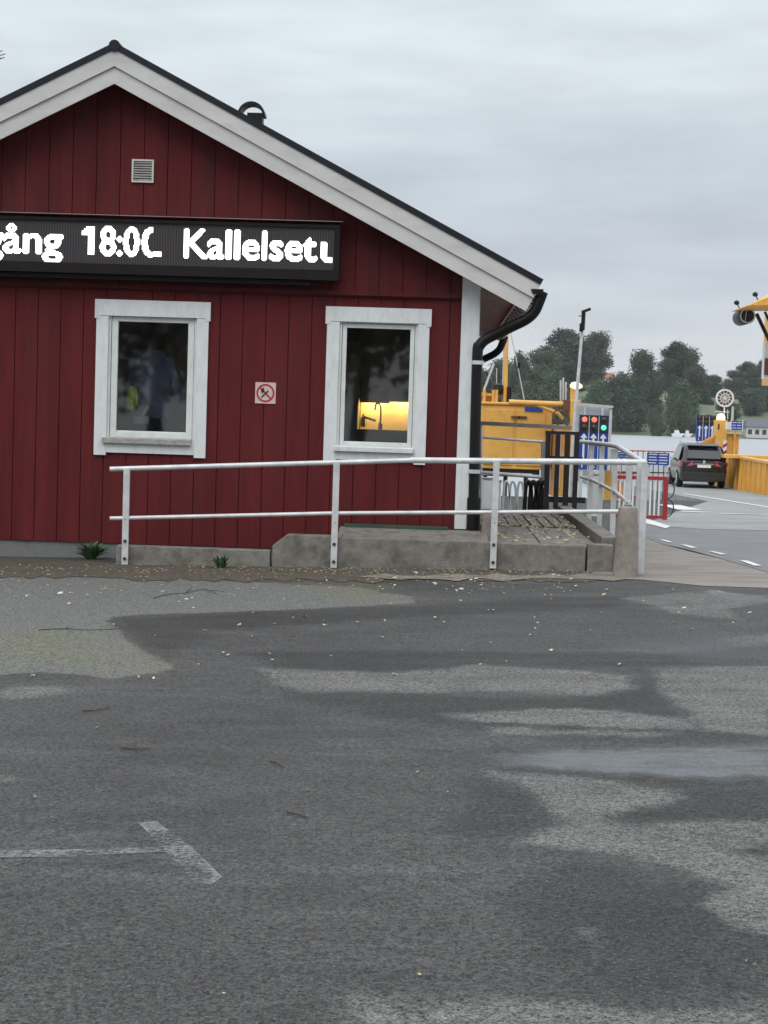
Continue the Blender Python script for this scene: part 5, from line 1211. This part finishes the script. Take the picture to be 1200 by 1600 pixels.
# small clutter on the quay behind the boardwalk
YC = 30.0
for i, (x0, x1, yt__, mat, lab, nm) in enumerate(((754, 768, 748, 'signwhite', 'white cabinet low behind the boardwalk beside the downpipe', 'electric_cabinet'), (775, 782, 752, 'signwhite', 'narrow white cabinet behind the boardwalk', 'electric_cabinet'), (921, 934, 742, 'signwhite', 'white notice cabinet behind the first posts of the side railing', 'electric_cabinet'))):
    a, b = at(x0, yt__, YC), at(x1, 800, YC); r_ = thing(nm, lab, 'cabinet', ((a.x+b.x)/2, YC, gz(1, YC))); q = MB(); q.box(a.x, b.x, YC, YC+.3, gz(1, YC), a.z); q.build('body', mat, r_, bevel=.01)
    q = MB(); q.box(a.x+.02, b.x-.02, YC-.012, YC-.001, gz(1, YC)+.1, a.z-.04); q.build('door', 'greyboard' if i else 'signwhite', r_)
    q = MB(); q.box(a.x-.01, b.x+.01, YC-.02, YC+.32, a.z, a.z+.02); q.build('lid', 'greywood', r_)
bk = thing('bicycle_rack', 'row of black and grey bike hoops behind the boardwalk', 'bicycle rack', (at(825, 790, 28).x, 28, gz(1, 28)))
for i, px in enumerate((790, 800, 812, 824, 832, 841, 848)):
    c = at(px, 790, 28); q = MB(); z0 = gz(1, 28); hh = at(px, 752, 28).z-z0
    q.tube(smoothp([Vector((c.x-.05, 28, z0)), Vector((c.x-.04, 28, z0+hh*.8)), Vector((c.x, 28, z0+hh)), Vector((c.x+.05, 28, z0+hh*.8)), Vector((c.x+.09, 28, z0))]), .02 if i < 3 else .035, 7); q.build('hoop', 'black' if i >= 3 else 'rail', bk)
# ================================================================ CAR
def make_car():
    root = thing('parked_car', 'dark estate car driving onto the ferry ramp, seen from behind', 'car')
    # side profile stations along y (0 = rear bumper, 4.65 = nose): (y, z_bottom, z_belt, z_roof, half width)
    body = MB(); secs = []
    st = [(-0.02, .45, .78, .80, .70), (0.0, .30, .98, 1.00, .84), (0.10, .26, 1.02, 1.08, .895), (0.32, .24, 1.02, 1.34, .91), (0.62, .22, 1.01, 1.60, .92), (1.0, .22, 1.0, 1.68, .925), (1.8, .22, .98, 1.71, .925), (2.6, .22, .97, 1.68, .925), (3.0, .22, .96, 1.50, .925), (3.45, .22, .96, 1.12, .92), (4.0, .24, .92, .98, .90), (4.45, .28, .80, .84, .84), (4.62, .35, .62, .64, .70)]
    for (y, zb, zl, zr, hw) in st:
        rt = hw*(0.74 if zr-zl > .3 else 0.74+.2*(1-(zr-zl)/.3))
        half = [(0, zb), (hw*.86, zb), (hw*.97, zb+.10), (hw, zb+(zl-zb)*.5), (hw*.985, zl-.08), (hw*.95, zl), (rt+.04, zr-.10 if zr-zl > .2 else zl+(zr-zl)*.5), (rt-.05, zr-.02), (rt*.6, zr), (0, zr)]
        ring = [(x, z) for x, z in half]+[(-x, z) for x, z in half[-2:0:-1]]
        secs.append([body.bm.verts.new((x, y, z)) for x, z in ring])
    n = len(secs[0])
    for i in range(len(secs)-1):
        for k in range(n): body.bm.faces.new((secs[i][k], secs[i][(k+1) % n], secs[i+1][(k+1) % n], secs[i+1][k]))
    body.bm.faces.new(secs[0][::-1]); body.bm.faces.new(secs[-1])
    bo_ = body.build('body', 'carpaint', root, smooth=True)
    q = MB(); q.prism([(-.66, .085, 1.10), (.66, .085, 1.10), (.55, .52, 1.53), (-.55, .52, 1.53)], (0, -.03, .03)); q.build('rear_window', 'glassdark', root)
    q = MB(); q.box(-.60, .60, .36, .62, 1.585, 1.62); q.prism([(-.6, .36, 1.585), (.6, .36, 1.585), (.6, .60, 1.66), (-.6, .60, 1.66)], (0, 0, .02)); q.build('roof_spoiler', 'carpaint', root)
    q = MB(); q.bar((-.1, .04, 1.105), (.42, .05, 1.125), .015, .02); q.build('wiper', 'signblack', root)
    for s in (-1, 1):
        q = MB(); X = .93*s
        P = [(X*.99, .55, 1.06), (X*.985, 2.9, 1.03), (X*.80, 2.55, 1.55), (X*.79, 1.0, 1.60), (X*.84, .7, 1.5)]
        q.prism([(x, y, z) for x, y, z in P], (.012*s, 0, 0)); q.build('side_window', 'glassdark', root)
        q = MB(); q.prism([(s*.42, -.005, .86), (s*.86, .04, .82), (s*.885, .07, 1.00), (s*.44, .04, 1.03)], (0, -.035, 0)); q.prism([(s*.84, -.03, .82), (s*.925, .16, .86), (s*.925, .22, .99), (s*.86, .0, 1.02)], (s*.008, 0, 0)); q.build('tail_light', 'tail', root)
        q = MB(); q.tube([(s*.70, .9, 1.69), (s*.69, 1.2, 1.735), (s*.68, 2.2, 1.745), (s*.68, 2.6, 1.69)], .016, 6); q.build('roof_rail', 'alloy', root)
        q = MB(); q.lathe([(.0, -.07), (.07, -.06), (.09, 0), (.06, .06), (0, .07)], (s*1.03, 2.75, 1.08), 10, 'x'); q.build('wing_mirror', 'carpaint', root)
        q = MB(); q.box(s*.55-.12, s*.55+.12, -.045, .0, .40, .46); q.build('reflector', 'tail', root)
        for y in (.95, 3.65):
            q = MB(); q.lathe([(.18, -.115), (.31, -.12), (.345, -.08), (.345, .08), (.31, .12), (.18, .115)], (s*.82, y, .345), 26, 'x'); w_ = q.build('wheel', 'tyre', root, smooth=True)
            q = MB(); q.lathe([(.05, s*.126), (.215, s*.118), (.235, s*.10), (.235, s*.09)] if s > 0 else [(.235, -.09), (.235, -.10), (.215, -.118), (.05, -.126)], (s*.82, y, .345), 20, 'x'); q.build('rim', 'alloy', w_)
            q = MB(); q.lathe([(.36, -.12), (.385, -.12), (.385, .005), (.36, .005)], (s*.925, y, .36), 26, 'x') if False else q.ring((0, 0), 1, .9, 0, .01, 3); q.bm.free()
    q = MB(); q.box(-.82, .82, -.055, .02, .30, .60); q.box(-.60, .60, -.075, -.056, .26, .40); q.build('bumper', 'signblack', root, bevel=.03)
    q = MB(); q.box(-.26, .26, -.045, -.02, .78, .89); q.build('number_plate', 'signwhite', root)
    q = MB(); q.box(-.38, .38, -.05, -.01, .90, .94); q.lathe([(.06, -.04), (.03, -.05)], (0, .02, .99), 14, 'y'); q.build('chrome_strip', 'alloy', root)
    return root
car = make_car()
YC_ = 60.5
cl, cr_ = at(1062, 758, YC_), at(1133, 760, YC_)
car.location = ((cl.x+cr_.x)/2+.03, YC_, -.62); car.rotation_euler = (0, 0, R(-1.5)); car.scale = (.93, .93, .95)

# ================================================================ FERRY
FX = 11.3
fe = thing('car_ferry', 'yellow car ferry with rust streaked bulwark and a high wheelhouse wing at the right edge', 'ferry', (14, 70, WZ))
zt0 = .50; q = MB()
bt = at(1140, 713, 64).z; bx = at(1137, 740, 64).x; ex = at(1215, 745, 50).x
q.prism([(bx, 64, -.72), (bx+.14, 64, -.72), (bx+.14, 64, bt), (bx, 64, bt)], (ex-bx, -14.5, 0)); q.build('bulwark', 'rusty', fe)
q = MB(); q.prism([(bx-.06, 64.02, bt+.001), (bx+.2, 64.02, bt+.001), (bx+.2, 64.02, bt+.08), (bx-.06, 64.02, bt+.08)], (ex-bx, -14.6, 0)); q.build('bulwark_rail', 'yellow', fe)
for k in range(11):
    y = 63.5-k*1.35; x = bx+(ex-bx)*(64-y)/14.5; q = MB(); q.prism([(x-.13, y, -.72), (x-.002, y, -.72), (x-.002, y, bt-.02), (x-.04, y, bt-.02)], (0, .07, 0)); q.build('bulwark_rib', 'yellow', fe)
q = MB(); q.box(bx+.3, 24, 50, 64, -1.8, -.74); q.build('hull', 'rusty', fe)
q = MB(); q.box(at(1146, 730, 58).x, at(1146, 730, 58).x+4, 60, 61.5, at(1150, 716, 60).z-.0, at(1150, 711, 60).z); q.build('deck_beam', 'yellow', fe)
# near bow tower
YT = 65.0
a, b = at(1118.5, 656, YT), at(1132, 770, YT); q = MB(); q.box(a.x, b.x, YT, YT+.5, -.72, a.z); q.build('bow_post', 'yellow', fe, bevel=.02)
a2, b2_ = at(1136, 676, YT), at(1152, 770, YT); q = MB(); q.box(b.x+.02, b2_.x, YT+.1, YT+.7, -.72, a2.z-.06); q.box(b.x-.05, b2_.x+.08, YT+.0, YT+.8, a2.z-.06, a2.z); q.build('bow_tower', 'yellow', fe, bevel=.02)
q = MB(); q.box(at(1146, 690, YT).x, at(1149, 690, YT).x, YT-.05, YT+.05, -.5, a2.z); q.build('tower_pipe', 'yellow', fe)
q = MB(); q.prism([at(1088, 697, YT+.2), at(1118, 680, YT+.2), at(1118, 712, YT+.2), at(1095, 703, YT+.2)], (0, .3, 0)); q.bar(at(1086, 697, YT), at(1118, 680, YT), .1, .06); q.build('ramp_gusset', 'rusty', fe)
q = MB(); q.box(a.x+.09, a.x+.15, YT-.01, YT-.001, at(1122, 671, YT).z, at(1122, 662, YT).z); q.build('slot', 'signblack', fe)
# red-white warning stripes
wx0, wx1 = at(1129, 700, YT).x, at(1135, 700, YT).x; z1_, z0_ = at(1132, 688, YT).z, at(1132, 722, YT).z
wb = bpy.data.objects.new('hazard_board', None)
q = MB(); q.box(wx0, wx1, YT-.06, YT-.03, z0_, z1_); hb_ = q.build('hazard_board', 'signwhite', fe)
q = MB(); k = 0; z = z0_
while z < z1_-.12: q.xz([(wx0, z), (wx1, z+.10), (wx1, z+.22), (wx0, z+.12)], YT-.066, YT-.061); z += .27
q.build('stripes', 'redpaint', hb_)
c = at(1126.5, 650, YT+.2); q = MB(); q.lathe([(.10, -.22), (.16, -.2), (.17, -.05), (.13, .06), (.03, .1)], c, 14); q.build('bow_lamp', 'lampyellow', fe)
q = MB(); q.bar(at(1117, 643, YT+.3), at(1140, 644, YT+.3), .04, .04); q.tube([at(1137, 655, YT+.3), at(1137, 640, YT+.3)], .02, 6); q.tube([at(1144, 658, YT+.4), at(1145, 635, YT+.4)], .05, 7); q.build('light_bracket', 'greyboard', fe)
# round caged disc
c = at(1132.5, 622, YT+.3); R0 = .35
q = MB(); q.ring((c.x, c.z), R0, R0-.06, c.y-.05, c.y+.05, 32); q.tube([(c.x, c.y, c.z-R0), (c.x, c.y, c.z-R0-.25)], .03, 6); dsc = q.build('round_cage', 'signwhite', fe)
q = MB(); q.lathe([(R0-.07, -.02), (R0-.07, .02)], c, 24, 'y'); q.build('disc', 'rust', dsc)
q = MB()
for k in range(6):
    A = R(30*k+12); q.bar((c.x-(R0-.07)*math.cos(A), c.y-.04, c.z-(R0-.07)*math.sin(A)), (c.x+(R0-.07)*math.cos(A), c.y-.04, c.z+(R0-.07)*math.sin(A)), .02, .022)
q.ring((c.x, c.z), .18, .155, c.y-.055, c.y-.035, 20); q.build('spokes', 'signwhite', dsc)
# blue board on the tower
blue_sign('small blue board mounted beside the ferry bow tower', 1143, 657.5, 1159, 672, YT-.6, 3, at(1150, 676, YT).z)
q = MB(); a = at(1134, 659, YT-.5); b = at(1142, 671, YT-.5); q.box(a.x, b.x, YT-.5, YT-.45, b.z, a.z); q.build('white_plate', 'signwhite', fe)
# wheelhouse wing at the upper right
YW = 72.0
def wq(x, y, Y=YW): return at(x, y, Y)
q = MB(); q.prism([wq(1142, 487), wq(1176, 473), wq(1290, 470), wq(1290, 486), wq(1180, 486)], (0, -4, 0)); q.build('wing_deck', 'rusty', fe)
q = MB(); q.prism([wq(1176, 473), wq(1205, 457), wq(1290, 440), wq(1290, 469.5)], (0, -4, 0)); q.build('wing_roof', 'yellow', fe)
q = MB(); c = wq(1166, 494, YW-.3); rr = .34; q.lathe([(rr*.9, -.3), (rr, -.25), (rr, 1.4), (rr*.9, 1.5)], c, 24, 'y'); dr = q.build('drum', 'black', fe, smooth=True)
q = MB(); q.ring((c.x, c.z), rr*.95, rr*.8, c.y-.34, c.y-.305, 24); q.bar((c.x-.1, c.y-.32, c.z-.28), (c.x-.05, c.y-.32, c.z+.28), .02, .05); q.build('drum_rim', 'greyboard', dr)
for px, py in ((1151, 473), (1180, 460)):
    c = wq(px, py); q = MB(); q.lathe([(.03, -.1), (.11, -.06), (.12, .03), (.05, .1)], c, 12); q.tube([c, wq(px+5, py+10)], .025, 6); q.build('floodlight', 'black', fe)
q = MB(); q.bar(wq(1182, 490), wq(1204, 537), .12, .14); q.bar(wq(1195, 487), wq(1210, 520), .10, .1); q.build('brace', 'black', fe)
q = MB(); a = wq(1183, 488); q.prism([wq(1186, 488), wq(1290, 488), wq(1290, 545), wq(1207, 535)], (0, 3, 0)) if False else q.box(wq(1216, 500).x, wq(1290, 500).x, YW+.5, YW+3, wq(1200, 600).z, wq(1200, 487).z); q.build('superstructure', 'yellow', fe)
q = MB(); a, b = wq(1195.5, 536), wq(1204, 592); q.box(a.x, b.x, YW, YW+.5, b.z, a.z); q.build('column', 'signwhite', fe)
q = MB(); a, b = wq(1194.5, 560), wq(1203, 586); q.box(a.x, b.x, YW-.2, YW-.01, b.z, a.z); q.build('lower_block', 'rust', fe)
# ================================================================ AIR
hz = bpy.data.materials.new('haze_air'); hz.use_nodes = True
_n = hz.node_tree.nodes; _n.clear(); _o = _n.new('ShaderNodeOutputMaterial'); _v = _n.new('ShaderNodeVolumePrincipled')
_v.inputs['Color'].default_value = (0.82, 0.86, 0.9, 1); _v.inputs['Density'].default_value = 0.00016; _v.inputs['Anisotropy'].default_value = 0.0
hz.node_tree.links.new(_v.outputs[0], _o.inputs['Volume'])
q = MB(); q.box(-1600, 1600, -120, 1600, -5, 62); o = q.build('haze', hz); o['kind'] = 'stuff'
